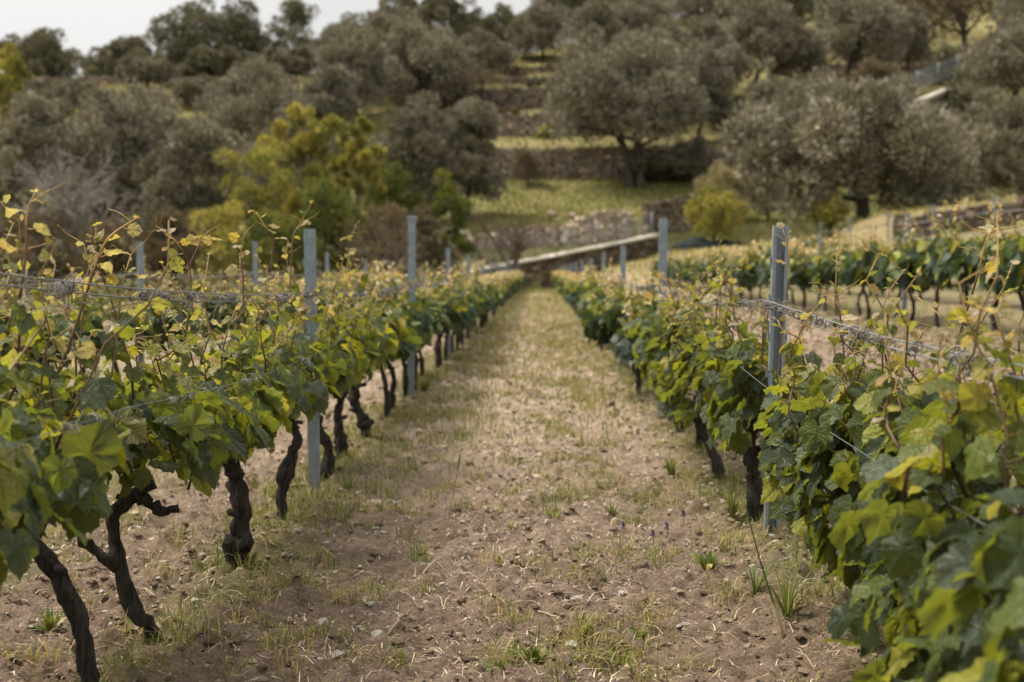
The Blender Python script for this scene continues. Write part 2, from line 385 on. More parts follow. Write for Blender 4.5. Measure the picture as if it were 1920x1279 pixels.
# meadow and terraces
r = np.random.default_rng(131)
n = 26000; x = r.uniform(-16, 26, n); y = r.uniform(86, 105, n)
blades(mb, x, y, terrain(x, y) - .05, .12 + .3 * r.random(n), .06 + .05 * r.random(n), r, .8, gcols(r, n, (.16, .32, .30, .16, .06)))
n = 24000; x = r.uniform(-50, 60, n); y = r.uniform(104, 165, n)
blades(mb, x, y, terrain(x, y) - .05, .15 + .4 * r.random(n), .08 + .06 * r.random(n), r, .8, gcols(r, n, (.08, .16, .34, .28, .14)) * np.array([.66, .56, .60]))
n = 9000; x = r.uniform(4, 30, n); y = r.uniform(52, 86, n)
blades(mb, x, y, terrain(x, y) - .03, .06 + .2 * r.random(n), .04 + .03 * r.random(n), r, .8, gcols(r, n, (.05, .12, .23, .32, .28)))
tag(mb.obj('grass', M['grass'], smooth=False), 'thin green and straw coloured grass on the path, row edges, meadow and terraces', 'grass', kind='stuff')
# dry stalk litter
mb = MB(); x, y, r = scatter(110000, -2.2, 3.2, 2.5, 34, 141)
keep = r.random(len(x)) < (.35 + .65 * sstep(4, 9, y)) * (.45 + .9 * (fbm(x * 1.4, y * .9, 147, 3) > .47)); x, y = x[keep], y[keep]
blades(mb, x, y, ground_z(x, y) + .004, .012 + .06 * r.random(len(x)) ** 2.2, .0014 + .003 * r.random(len(x)) ** 2 + y * .0002, r, .9, np.array([(.50, .40, .29), (.37, .29, .20), (.62, .525, .41), (.23, .17, .125)])[r.integers(0, 4, len(x))], .85)
x, y, r = scatter(4200, -2.2, 3.0, 2.3, 16, 143)
blades(mb, x, y, ground_z(x, y) + .006, .05 + .12 * r.random(len(x)) ** 2, .0016 + .002 * r.random(len(x)) + y * .0001, r, .9, np.array([(.56, .44, .28), (.40, .31, .20), (.66, .55, .40), (.19, .14, .10)])[r.integers(0, 4, len(x))], .85)
tag(mb.obj('straw_litter', M['straw'], smooth=False), 'dry stalk bits and leaf litter lying on the tilled soil', 'litter', kind='stuff')

def gp(px, py):
    """ground point under a photo pixel, by marching the sight line (level lane near the camera)"""
    d = CH * FPX / max(py - VY, 2.)
    return X_at(px, d), d
def on_ground(px, py):
    x, d = gp(px, py); return np.array([x, d, float(ground_z(x, d))])

# single stones that stand out
STONES = [(1160, 975, .030, 'small white stone beside the thin grass in the middle of the path'), (600, 1167, .034, 'broad flat pale stone beside the wheel rut, furthest left of the large stones'), (628, 1240, .03, 'grey stone below the flat pale stone on the bare soil'),
          (735, 1125, .028, 'oval white stone lying beside a dark twig'), (872, 1240, .032, 'white stone at the bottom middle of the path next to the weeds'), (1085, 1130, .030, 'grey-white stone between grass tufts on the right of the path'),
          (925, 1003, .022, 'round white stone in the middle of the path left of a grass tuft'), (890, 1022, .024, 'cream stone below the round white stone'), (1300, 958, .026, 'bright white stone near the purple flowers'),
          (705, 1205, .03, 'flat cream stone beside the curved root on the soil'), (1075, 1228, .033, 'long white stone chip behind the low green weeds'), (690, 1150, .022, 'angular pale stone beside the oval white stone'), (1370, 985, .024, 'small chalky stone at the foot of the right vines')]
for k, (px, py, s, lab) in enumerate(STONES):
    r = np.random.default_rng(200 + k); p = on_ground(px, py)
    v, f = ico()
    m2 = MB()
    # one more subdivision for a rounder stone
    vs = list(v); cache = {}; nf = []
    def midp(a, b):
        key = (min(a, b), max(a, b))
        if key not in cache: cache[key] = len(vs); vs.append(unit(((vs[a] + vs[b]) / 2)[None])[0])
        return cache[key]
    for a, b, c in f:
        ab, bc, ca = midp(a, b), midp(b, c), midp(c, a); nf += [(a, ab, ca), (b, bc, ab), (c, ca, bc), (ab, bc, ca)]
    V = np.array(vs); q = V * (1 + .9 * (vnoise(V[:, 0] * 1.7 + k * 3, V[:, 1] * 1.7 + V[:, 2] * 2, k) - .5)[:, None]) * np.array([s * (.8 + .5 * r.random()), s * .6, s * .32])
    m2.add(q, None, nf, (.80, .80, .80))
    tag(m2.obj('stone', M['pebble'], None, False, p + [0, 0, s * .15]), lab, 'stone', 'pale stones lying on the path').rotation_euler[2] = r.random() * 3

# twigs and roots
TWIGS = [([(722, 1200), (745, 1188), (760, 1170), (765, 1165)], .007, 'bent brown root piece lying on the soil near the bottom'), ([(748, 1135), (765, 1145), (782, 1160)], .005, 'short dark twig beside the oval white stone'),
         ([(790, 1095), (812, 1072), (850, 1050)], .003, 'thin pale stick lying across the wheel rut'), ([(1010, 1155), (1050, 1168), (1078, 1172)], .003, 'straight straw coloured stalk lying right of the path centre'),
         ([(640, 1070), (700, 1082), (742, 1090)], .0025, 'long thin dry stalk lying below the left vines'), ([(550, 990), (580, 985), (598, 990)], .006, 'short fallen cane beside the trunk near the grey post'),
         ([(130, 1102), (170, 1095), (190, 1090)], .006, 'pruned cane on the soil behind the two dark leaning trunks')]
for k, (pp, rr, lab) in enumerate(TWIGS):
    r = np.random.default_rng(240 + k); P = np.array([on_ground(*q) for q in pp]); P[:, 2] += .012 + rr
    c0 = P.mean(0); m2 = MB(); pts = smooth_path(P - c0, 12); pts[1:-1] += r.normal(0, rr * .5, (10, 3))
    tube(m2, pts, np.linspace(rr, rr * .45, 12), 6, ((.20, .15, .11), (.36, .29, .2))[k in (2, 3, 4)], .2, r)
    tag(m2.obj('twig', M['straw'], None, True, c0), lab, 'twig', 'twigs and stalks on the soil')

# weeds that can be told apart
def weed(px, py, n, h, w, broad, lab, cols=(.35, .40, .15, .06, .04)):
    p = on_ground(px, py); r = np.random.default_rng(int(px * 7 + py)); m2 = MB()
    a = r.random(n) * 6.28
    for k in range(n):
        L = h * (.5 + .6 * r.random()); d = np.array([math.cos(a[k]), math.sin(a[k]), 0]); up = np.array([0, 0, 1.])
        b = .25 + .9 * r.random() * (1.3 if broad else .8)
        t = np.linspace(0, 1, 6)[:, None]
        c = d * (.01 + b * L * t ** 1.4 * .8) + up * L * (t - .45 * b * t ** 2)
        sd = np.cross(d, up); wd = w * (.7 + .6 * r.random()) * (np.sin(np.pi * np.clip(t * .92 + .08, 0, 1)) ** .7 if broad else (1 - t) ** .6)
        v = np.empty((12, 3)); v[0::2] = c - sd * wd * .5; v[1::2] = c + sd * wd * .5; v[0::2, 2] += .15 * wd[:, 0]; v[1::2, 2] += .15 * wd[:, 0]
        q = [(2 * i, 2 * i + 1, 2 * i + 3, 2 * i + 2) for i in range(5)]
        m2.add(v, q, None, gcols(r, 1, cols)[0])
    return tag(m2.obj('weed', M['grass'], None, True, p - [0, 0, .004]), lab, 'weed', 'weeds growing in the path')
weed(1003, 1262, 22, .10, .018, True, 'dark green leafy weed at the bottom edge of the path')
weed(940, 1275, 18, .07, .016, True, 'low broad-leaved weed beside the dark leafy weed at the bottom edge')
weed(1095, 1210, 16, .10, .010, False, 'upright grassy weed with one pale stalk near the long stone chip')
weed(1165, 1245, 14, .07, .011, True, 'small spreading weed near the bottom right of the path')
weed(1018, 1090, 12, .10, .004, False, 'narrow upright tuft of thin green blades in the middle of the path')
weed(790, 1035, 20, .12, .007, False, 'loose splayed grass tuft growing out of the left wheel rut')
weed(1040, 985, 30, .10, .006, False, 'wide green grass tuft just above the path centre')
weed(1150, 965, 34, .10, .006, False, 'grass tuft beside the small white stone')
weed(960, 1008, 22, .06, .006, False, 'low yellowish grass tuft below the path centre', (.05, .15, .35, .3, .15))
weed(1330, 1085, 20, .11, .024, True, 'broad-leaved green weed at the foot of the right vine row')
weed(1200, 1195, 14, .07, .018, True, 'little rosette weed between the path and the right vines')
weed(80, 1205, 30, .10, .010, True, 'green weed clump behind the leaning trunk at the left edge')
weed(465, 1080, 24, .07, .006, False, 'grass tuft at the foot of the straight thick trunk')
weed(795, 745, 70, .26, .012, False, 'tall bright green grass clump beside the tall broken post', (.35, .4, .2, .05, 0))
weed(1480, 1190, 26, .22, .008, False, 'tall grass clump under the right vines beside the leaning stalk')
weed(1420, 1130, 26, .16, .008, False, 'grass clump left of the leaning dry stalk')
weed(1260, 905, 40, .13, .008, False, 'green grass tuft at the edge of the right row')
weed(650, 930, 34, .14, .007, False, 'grass tuft between the left trunks behind the nearest grey post')
weed(1375, 1000, 44, .16, .008, False, 'dense grass clump beside the trunk next to the right post')

# leaning stalk and tall grass stem
p = on_ground(1474, 1215); m2 = MB(); q = p.copy()
tube(m2, smooth_path([(0, 0, 0), (-.03, .0, .10), (-.07, .02, .23), (-.115, .03, .40)], 14), np.r_[np.full(5, .006), np.linspace(.004, .0015, 9)], 6, np.r_[np.tile((.50, .40, .24), (5, 1)), np.tile((.09, .10, .05), (9, 1))])
tag(m2.obj('dry_stalk', M['straw'], None, True, p), 'leaning reed-like stalk with a pale straw base beside the right vines', 'stalk')
p = on_ground(838, 990); m2 = MB()
tube(m2, smooth_path([(0, 0, 0), (.02, .0, .12), (.045, .0, .24), (.06, 0, .33)], 12), np.linspace(.0025, .0012, 12), 5, (.16, .19, .07))
tube(m2, smooth_path([(.045, 0, .25), (.052, 0, .29), (.06, 0, .34)], 6), [.002, .005, .006, .006, .004, .001], 5, (.22, .24, .10))
tag(m2.obj('grass_stem', M['grass'], None, True, p), 'single tall thin grass stem with a slender seed head standing in the path', 'grass stem')
# purple flowers
for k, (px, py, lab) in enumerate([(1170, 1008, 'purple flower standing left of the other two purple blooms'), (1226, 1020, 'largest purple flower, between the other two'), (1252, 1015, 'purple flower nearest the right vine row'), (1283, 1000, 'small violet flower near the bright white stone')]):
    p = on_ground(px, py); r = np.random.default_rng(300 + k); e = empty('wild_flower', p, lab, 'flower', 'purple wild flowers beside the right row')
    m2 = MB(); tube(m2, [(0, 0, 0), (.004, 0, .03), (.0, 0, .055)], .0018, 5, (.10, .14, .04)); m2.obj('stem', M['grass'], e)
    m2 = MB(); v, f = ico()
    for j in range(16):
        a = j * 2.4; zz = .04 + j * .0018; rr2 = .009 * (1 - j / 20)
        m2.add(v * [.0033, .0033, .004] + [rr2 * math.cos(a), rr2 * math.sin(a), zz], None, f, (.075, .05, .20))
    m2.obj('blossom', M['petal'], e)

# ------------------------------------------------------------------ grape leaves
def leaf_template(level):
    half = [(0.0, 0.02), (.07, -.12), (.17, -.20), (.27, -.16), (.33, -.17), (.39, -.06), (.47, -.03), (.45, .08), (.55, .17), (.54, .25), (.60, .36), (.54, .40), (.50, .46), (.41, .44),
            (.42, .52), (.45, .61), (.38, .65), (.35, .74), (.27, .77), (.22, .86), (.11, .90), (.07, .99)]
    if level == 1: half = [(0.0, 0.02), (.17, -.20), (.40, -.08), (.47, .08), (.60, .34), (.37, .42), (.40, .60), (.20, .84)]
    if level == 0: half = [(0.0, 0.0), (.40, -.08), (.56, .34), (.30, .70)]
    h = np.array(half); o = np.vstack([h, [(0, 1.06)], (h[1:] * [-1, 1])[::-1]]); n = len(o)
    c = np.array([(0, .26)])
    if level == 2:
        P = np.vstack([o, c + (o - c) * .62, c + (o - c) * .28, c])
        i = np.arange(n); j = (i + 1) % n
        q = np.vstack([np.stack([i, j, n + j, n + i], 1), np.stack([n + i, n + j, 2 * n + j, 2 * n + i], 1)]); t = np.stack([2 * n + i, 2 * n + j, np.full(n, 3 * n)], 1)
    else:
        P = np.vstack([o, c]); i = np.arange(n); q = np.zeros((0, 4), int); t = np.stack([i, (i + 1) % n, np.full(n, n)], 1)
    return P, q, t
LT = [leaf_template(k) for k in range(3)]
def add_leaves(mb, pos, tip, nrm, size, col, level, r):
    P, q, t = LT[level]; n = len(pos)
    if n == 0: return
    Yv = unit(tip); Zv = unit(nrm - Yv * np.sum(nrm * Yv, -1, keepdims=True)); Xv = np.cross(Yv, Zv)
    x, y = P[:, 0], P[:, 1]; rr = np.sqrt(x * x + (y - .2) ** 2); th = np.arctan2(x, y - .2)
    fold = r.uniform(.0, .45, n)[:, None]; droop = r.uniform(.05, .55, n)[:, None]; ph = r.uniform(0, 6.28, (n, 2))
    twist = r.normal(0, .25, n)[:, None]
    z = fold * np.abs(x)[None] * (1 - .5 * rr) - droop * (rr ** 2)[None] * .55 + twist * (x * y)[None]
    z = z + .10 * (rr ** 1.3)[None] * np.sin(th[None] * 5 + ph[:, :1]) + .055 * (rr ** 2)[None] * np.sin(th[None] * 11 + ph[:, 1:])
    if level == 2: z = z + .030 * np.sin(rr * 26 - np.abs(np.sin(th * 3.46)) * 4)[None]
    wx = r.uniform(.88, 1.08, n)[:, None, None]
    lob = (1 + r.uniform(0, .08, n)[:, None] * np.sin(3 * th[None] + ph[:, :1] * 2) * (rr > .3)[None])[..., None]; skew = r.normal(0, .07, n)[:, None, None]
    v = pos[:, None] + size[:, None, None] * ((x[None, :, None] * wx + skew * y[None, :, None]) * lob * Xv[:, None] + y[None, :, None] * lob * Yv[:, None] + z[..., None] * Zv[:, None])
    K = len(P); off = (np.arange(n) * K)[:, None, None]
    mb.add(v.reshape(-1, 3), (q[None] + off).reshape(-1, 4), (t[None] + off).reshape(-1, 3), np.repeat(col, K, 0), np.tile(P, (n, 1)))
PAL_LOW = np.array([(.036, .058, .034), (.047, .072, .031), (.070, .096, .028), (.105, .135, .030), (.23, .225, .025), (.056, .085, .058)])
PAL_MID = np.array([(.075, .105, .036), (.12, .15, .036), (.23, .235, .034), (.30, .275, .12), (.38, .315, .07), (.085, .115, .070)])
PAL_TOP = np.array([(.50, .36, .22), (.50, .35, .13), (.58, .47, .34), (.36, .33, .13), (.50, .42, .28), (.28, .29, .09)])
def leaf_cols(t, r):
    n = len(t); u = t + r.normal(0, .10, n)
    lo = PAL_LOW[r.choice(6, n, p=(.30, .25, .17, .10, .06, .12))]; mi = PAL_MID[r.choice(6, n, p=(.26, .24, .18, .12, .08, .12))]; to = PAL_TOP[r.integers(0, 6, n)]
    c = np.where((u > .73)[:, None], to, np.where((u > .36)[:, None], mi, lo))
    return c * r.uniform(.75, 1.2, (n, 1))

def gnarl(r, pts, r0, n=22, bulge=.3):
    p = smooth_path(pts, n); p[1:-1] += r.normal(0, r0 * .10, (n - 2, 3))
    t = np.linspace(0, 1, n)
    rd = r0 * (1.0 - .30 * t) * (1 + bulge * np.exp(-((t - .30 - .1 * r.random()) / .13) ** 2)) * (1 + .07 * np.sin(t * 13 + r.random() * 6) + .05 * np.sin(t * 29 + r.random() * 6)) * (1 - .18 * np.exp(-(t / .14) ** 2))
    for q in range(4): rd = rd * (1 + r.uniform(.06, .24) * np.exp(-((t - r.uniform(.28, 1)) / .035) ** 2))
    rd[-1] *= 1.2
    return p, rd
def trunk_mesh(r, pts, r0, arms, seg=14, n=24, bulge=.35):
    m2 = MB(); p, rd = gnarl(r, pts, r0, n, bulge); tube(m2, p, rd * .80, seg, (1, 1, 1), .16, r, .15)
    for q in range(3):                                   # pruned stubs
        k = int(r.integers(int(n * .55), n)); a = r.random() * 6.28; dv = np.array([math.cos(a), math.sin(a), r.uniform(-.1, .9)]); L_ = r0 * r.uniform(1.1, 1.8)
        tube(m2, [p[k], p[k] + dv * L_ * .6, p[k] + dv * L_], [r0 * .5, r0 * .36, r0 * .30], 6, (1, 1, 1), .2, r)
    for a in arms:
        q = smooth_path(a, max(8, n // 2)); q[1:] += r.normal(0, r0 * .12, (len(q) - 1, 3))
        tube(m2, q, np.linspace(r0 * .62, r0 * .36, len(q)) * (1 + .18 * np.sin(np.linspace(0, 14, len(q)))), max(6, seg - 4), (1, 1, 1), .12, r, .10)
    return m2
def shoot_parts(r, start, L, lean, level, nleaf, big, droop=False):
    """one green shoot: stem (with tendrils) and its leaves"""
    st = MB(); lf = MB()
    n = 9; t = np.linspace(0, 1, n); d = np.array([lean[0], lean[1], 1.0]); d /= np.linalg.norm(d)
    wob = np.cumsum(r.normal(0, .022, (n, 3)), 0) * L / .6
    p = np.asarray(start) + d * (L * t)[:, None] + wob + np.array([lean[0], lean[1], -.15])[None] * (t ** 2)[:, None] * L * .5
    col = np.where((t > .75)[:, None], np.array([(.34, .22, .07)]), np.where((t > .4)[:, None], np.array([(.17, .10, .045)]), np.array([(.085, .045, .030)])))
    tube(st, p, np.linspace(.0050, .0016, n) * (1 if level == 2 else 1.3), 5 if level == 2 else 4, col)
    tt = np.clip(np.linspace(.17, 1.0, nleaf) + r.normal(0, .02, nleaf), .02, 1)
    node = np.stack([np.interp(tt, t, p[:, k]) for k in range(3)], 1)
    az = r.random() * 6.28 + np.arange(nleaf) * np.pi + r.normal(0, .6, nleaf)
    out = np.stack([np.cos(az), np.sin(az), .25 + .3 * r.random(nleaf)], 1)
    out[:, 0] *= 1.25; out = unit(out)
    size = big * np.clip(1.08 - .92 * tt ** .85, .20, 1) * r.uniform(.5, 1.25, nleaf)
    pet = size * r.uniform(.35, .75, nleaf)
    base = node + out * pet[:, None]
    down = np.array([0, 0, -1.0])
    tip = out * .75 + down * r.uniform(.2, 1.3, nleaf)[:, None] + r.normal(0, .3, (nleaf, 3))
    tip = np.where((tt > .88)[:, None], out * .5 + np.array([0, 0, 1.0]) * r.uniform(-.4, .8, nleaf)[:, None], tip)
    nrm = np.array([0, 0, 1.0]) * r.uniform(.25, 1.1, nleaf)[:, None] + out * .65 + r.normal(0, .3, (nleaf, 3))
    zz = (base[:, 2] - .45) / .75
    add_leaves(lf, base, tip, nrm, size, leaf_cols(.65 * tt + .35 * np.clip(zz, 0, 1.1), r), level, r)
    if level == 2:
        for k in range(nleaf):
            b = node[k] + out[k] * pet[k] * .5 + np.array([0, 0, .02 * size[k]])
            tube(st, [node[k], b, base[k]], [.0016, .0013, .0012], 4, (.28, .17, .06) if tt[k] > .6 else (.16, .12, .05), cap=False)
        for k in range(r.integers(1, 4)):
            q0 = p[r.integers(4, n)]; a = r.random() * 6.28; L2 = r.uniform(.05, .13); u = np.linspace(0, 1, 12)
            c = q0 + np.stack([np.cos(a) * u * L2, np.sin(a) * u * L2, u * L2 * r.uniform(-.2, 1.0)], 1) + .012 * (u ** 2)[:, None] * np.stack([np.sin(u * 13 * r.random()), np.cos(u * 12), np.sin(u * 11)], 1)
            tube(st, c, np.linspace(.0014, .0007, 12), 4, (.46, .29, .08), cap=False)
    return st, lf
def filler(r, n, zlo, zhi, sx, sy, big, level, x0=0, y0=0):
    m2 = MB(); side = np.where(r.random(n) < .5, -1, 1)
    z = zlo + (zhi - zlo) * r.beta(1.5, 1.6, n)
    w = sx * (.65 + .45 * np.sin(np.pi * np.clip((z - zlo) / (zhi - zlo), 0, 1)))
    x = x0 + side * w * np.sqrt(r.random(n)); y = y0 + r.uniform(-sy, sy, n)
    pos = np.stack([x, y, z], 1)
    out = np.stack([side * r.uniform(.3, 1.2, n), r.normal(0, .6, n), r.normal(.1, .3, n)], 1); out = unit(out)
    tip = out * .5 + np.array([0, 0, -1]) * r.uniform(.2, 1.4, n)[:, None] + r.normal(0, .25, (n, 3))
    nrm = out * .75 + np.array([0, 0, 1]) * r.uniform(.0, .9, n)[:, None] + r.normal(0, .25, (n, 3))
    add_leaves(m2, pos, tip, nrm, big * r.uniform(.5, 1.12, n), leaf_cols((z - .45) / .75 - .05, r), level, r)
    return m2

ORD = 'zeroth first second third fourth fifth sixth seventh eighth ninth tenth eleventh twelfth thirteenth fourteenth fifteenth sixteenth seventeenth eighteenth nineteenth'.split()
TENS = {20: 'twent', 30: 'thirt', 40: 'fort', 50: 'fift', 60: 'sixt', 70: 'sevent', 80: 'eight', 90: 'ninet'}
def ordinal(n):
    if n < 20: return ORD[n]
    t = n // 10 * 10
    return TENS[t] + 'ieth' if n == t else TENS[t] + 'y-' + ORD[n - t]

def px_trunk(foot, pts, d, ylean=0):
    k = FPX / d
    return [((p[0] - foot[0]) / k, ylean * i, (foot[1] - p[1]) / k) for i, p in enumerate(pts)]
NEAR = []
def make_vine(seed, X, Y, label, group, level=2, trunk=None, arms=None, r0=.032, head=.46, nshoot=10, zlo=.56, fill=90, spread=.5, big=.098, lmax=.74, bulge=.35, sx=.24):
    r = np.random.default_rng(seed)
    z = float(ground_z(X, Y)) - .02
    e = empty('grapevine', (X, Y, z), label, 'grapevine', group); NEAR.append((X, Y, z, e))
    if trunk is None:
        lx, ly = r.normal(-.05, .05), -r.uniform(.02, .18)
        trunk = [(0, 0, -.04), (r.normal(0, .02), .3 * ly, head * .3), (lx * .3 + r.normal(0, .025), .6 * ly, head * .62), (lx, ly, head)]
    top = np.array(trunk[-1])
    if arms is None:
        arms = [[tuple(top - [0, 0, .02]), tuple(top + [r.normal(0, .03), s * .13, .03]), tuple(top + [r.normal(0, .05), s * .28, .06 + r.normal(0, .03)])] for s in (-1, 1)]
    seg, n = ((14, 26) if level == 2 else (8, 12))
    trunk_mesh(r, trunk, r0, arms, seg, n, bulge).obj('trunk', M['bark'], e)
    mat = M['leaf'] if level == 2 else M['midleaf']
    for k in range(nshoot):
        ys_ = -spread + 2 * spread * (k + r.random()) / nshoot
        st = np.array([top[0] + r.normal(0, .05), top[1] + ys_, head + .05 + r.normal(0, .03)])
        L = r.uniform(.40, lmax)
        s_, l_ = shoot_parts(r, st, L, (r.normal(0, .13), r.normal(0, .16)), level, int(12 + L * 16), big)
        so = s_.obj('shoot', M['shoot'], e); l_.obj('leaves', mat, so)
    if fill: filler(r, int(fill * 1.95), zlo, .83 if X < 0 else .79, sx, spread * 1.15, big, level, top[0], top[1]).obj('foliage', mat, e)
    return e
def copy_vine(src, X, Y, label, group, rz, sc):
    c = src.copy(); COL.objects.link(c); c.location = (X, Y, float(terrain(X, Y)) + .02); c['label'] = label; c['group'] = group
    c.rotation_euler = (0, 0, rz); c.scale = (1, 1, sc)
    for ch in src.children:
        d = ch.copy(); COL.objects.link(d); d.parent = c
        for g_ in ch.children:
            h = g_.copy(); COL.objects.link(h); h.parent = d
    return c

# prototypes for the middle distance and for far away
PROTO = {'mid': [], 'far': []}
def proto_or_copy(kind, k, X, Y, label, group, rz, sc):
    P = PROTO[kind]; nvar = 6
    if len(P) < nvar:
        if kind == 'mid': e = make_vine(900 + len(P), X, Y, label, group, 1, None, None, .027, .50, 7, .53, 110, .52, .125, .66)
        else: e = make_far(950 + len(P), X, Y, label, group)
        P.append(e); return e
    return copy_vine(P[k % nvar], X, Y, label, group, rz, sc)
def make_far(seed, X, Y, label, group):
    r = np.random.default_rng(seed); e = empty('grapevine', (X, Y, float(terrain(X, Y)) + .02), label, 'grapevine', group)
    trunk_mesh(r, [(0, 0, -.05), (.02, -.05, .2), (-.03, -.12, .50)], .030, [[(-.03, -.12, .46), (0, .1, .55)], [(-.03, -.12, .46), (0, -.3, .55)]], 6, 8).obj('trunk', M['bark'], e)
    m2 = filler(r, 190, .44, .84, .24, .62, .15, 0, 0, -.08)
    n = 60; z = r.uniform(.76, 1.0, n); pos = np.stack([r.normal(0, .13, n), r.uniform(-.6, .5, n), z], 1)
    add_leaves(m2, pos, r.normal(0, 1, (n, 3)), r.normal(0, 1, (n, 3)) + [0, 0, 1], r.uniform(.03, .08, n), leaf_cols((z - .3) / .75, r), 0, r)
    m2.obj('foliage', M['midleaf'], e)
    return e

GL, GR = 'grapevines in the row left of the path', 'grapevines in the row right of the path'
# ---- left row, near vines shaped after the photo
lx = -1.143
near_left = [
    (2.85, dict(trunk=None, nshoot=13, fill=110, zlo=.54)),
    (3.56, dict(trunk=px_trunk((160, 1360), [(163, 1370), (152, 1270), (137, 1175), (102, 1095), (60, 1035), (0, 1000)], 3.56), r0=.031, bulge=.1, head=.52, nshoot=12, fill=115, zlo=.60)),
    (4.25, dict(trunk=px_trunk((285, 1235), [(288, 1240), (262, 1195), (232, 1150), (203, 1075), (195, 1030), (188, 990), (215, 945), (268, 905)], 4.2), r0=.030, bulge=.12, head=.5,
                arms=[[(-.13, 0, .26), (-.19, -.02, .31), (-.24, -.03, .36), (-.26, -.05, .42)], [(-.06, 0, .48), (-.03, .0, .45), (.01, 0, .43), (.055, .01, .44)]], nshoot=11, fill=95, zlo=.60)),
    (5.33, dict(trunk=px_trunk((440, 1085), [(440, 1095), (437, 1050), (441, 1005), (449, 950), (438, 895), (428, 845)], 5.33), r0=.044, bulge=.16, head=.5, nshoot=11, fill=90, zlo=.60)),
    (6.30, dict(trunk=px_trunk((527, 990), [(528, 1000), (522, 945), (534, 885), (553, 832), (541, 795), (512, 790)], 6.3), r0=.029, bulge=.35, head=.48, nshoot=10, fill=85)),
    (7.57, dict(trunk=px_trunk((607, 910), [(607, 915), (607, 890), (612, 850), (594, 805), (590, 780)], 7.57), r0=.036, nshoot=9, fill=90)),
    (8.20, dict(trunk=px_trunk((643, 880), [(643, 885), (641, 850), (634, 800), (640, 750)], 8.2), r0=.034, nshoot=8, fill=70)),
    (9.40, dict(trunk=px_trunk((692, 830), [(694, 835), (685, 800), (672, 775), (666, 750)], 9.4), r0=.040, nshoot=8, fill=80)),
]
desc = {0: 'out-of-focus grapevine cut by the left picture edge, nearest in its row', 1: 'grapevine on a thick dark trunk arching to the left, in the lower left corner',
        2: 'grapevine with a crooked elbowed trunk and a stubby side arm, behind the arching trunk', 3: 'grapevine on the straight thick trunk with a knobbly foot',
        4: 'grapevine with a hooked trunk standing in front of the nearest left grey post', 5: 'grapevine with a swollen hanging trunk just behind the nearest left grey post',
        6: 'grapevine on a narrow upright trunk, third trunk behind the nearest left post', 7: 'grapevine with a slanting trunk leaning to the left, midway between two left posts'}
for k, (d, kw) in enumerate(near_left):
    make_vine(20 + k, lx if k else lx - .02, d, desc[k], GL, **kw)
cnt = 9; d = 10.5
while d < 79:
    kind = 'mid' if d < 25 else 'far'
    proto_or_copy(kind, cnt * 5 + 1, lx + RNG.normal(0, .04), d, f'grapevine, {ordinal(cnt)} from the front in the row left of the path', GL, (math.pi if cnt % 2 else 0) + RNG.normal(0, .1), RNG.uniform(.9, 1.08))
    cnt += 1; d += RNG.uniform(.76, .92) if d < 30 else RNG.uniform(1.2, 1.45)
# ---- right row
rx = .934
near_right = [
    (2.55, dict(nshoot=12, fill=150, zlo=.16, sx=.24), 'dark blurred grapevine cut by the lower right corner, nearest in its row'),
    (3.58, dict(head=.42, nshoot=12, fill=190, zlo=.22, big=.094, sx=.19, trunk=[(0, 0, -.05), (-.015, 0, .1), (-.03, -.02, .22), (.0, 0, .4)]), 'large leafed grapevine in the lower right, its trunk just inside the bottom edge'),
    (4.45, dict(head=.42, spread=.36, nshoot=12, fill=125, zlo=.28, big=.092, sx=.17), 'grapevine hanging almost to the ground in front of the nearest right post'),
    (6.20, dict(nshoot=10, fill=120, sx=.17, zlo=.34, trunk=[(0, 0, -.05), (.01, 0, .12), (-.01, 0, .26), (-.01, 0, .42)], r0=.042), 'grapevine on the upright trunk close beside the nearest right post'),
    (7.40, dict(nshoot=10, fill=110, sx=.18, zlo=.38, trunk=[(0.02, 0, -.05), (0, 0, .08), (-.06, .1, .24), (-.10, .1, .42)]), 'grapevine with a trunk slanting left, second behind the nearest right post'),
    (8.50, dict(nshoot=9, fill=110, sx=.19, zlo=.40), 'grapevine on a short trunk, third behind the nearest right post'),
    (9.45, dict(nshoot=9, fill=110, sx=.19, zlo=.40), 'grapevine standing just in front of the second right post'),
]
for k, (d, kw, lab) in enumerate(near_right):
    make_vine(60 + k, rx + (.07, .07, .09, 0, 0, 0, 0)[k], d, lab, GR, **kw)
cnt = 8; d = 10.4
while d < 79:
    kind = 'mid' if d < 25 else 'far'
    proto_or_copy(kind, cnt * 7 + 2, rx + RNG.normal(0, .04), d, f'grapevine, {ordinal(cnt)} from the front in the row right of the path', GR, (math.pi if cnt % 2 else 0) + RNG.normal(0, .1), RNG.uniform(.9, 1.08))
    cnt += 1; d += RNG.uniform(.92, 1.1) if d < 30 else RNG.uniform(1.2, 1.45)
# ---- further rows
def far_row(X, d0, d1, step, phrase, group, midto=0, scz=1.0, dz=0.):
    d = d0; c = 1
    while d < d1:
        e = proto_or_copy('mid' if d < midto else 'far', c * 5 + int(abs(X) * 3), X + RNG.normal(0, .05), d, f'grapevine, {ordinal(c)} from the front in {phrase}', group, (math.pi if c % 2 else 0) + RNG.normal(0, .1), RNG.uniform(.92, 1.08) * scz); e.location.z += dz
        c += 1; d += step * RNG.uniform(.9, 1.1)
far_row(-3.45, 8.6, 34, 1.0, 'the outer row behind the left row', 'grapevines in the outer left row', 20)
far_row(4.4, 11.6, 52, 1.02, 'the row across the bare strip', 'grapevines in the row across the bare strip', 24, 1.28, -.17)
far_row(6.5, 19, 52, 1.4, 'the second row past the bare strip', 'grapevines in the second row past the bare strip', 0, 1.2, -.15)
far_row(8.5, 25, 52, 1.5, 'the third row past the bare strip', 'grapevines in the third row past the bare strip', 0, 1.2, -.15)
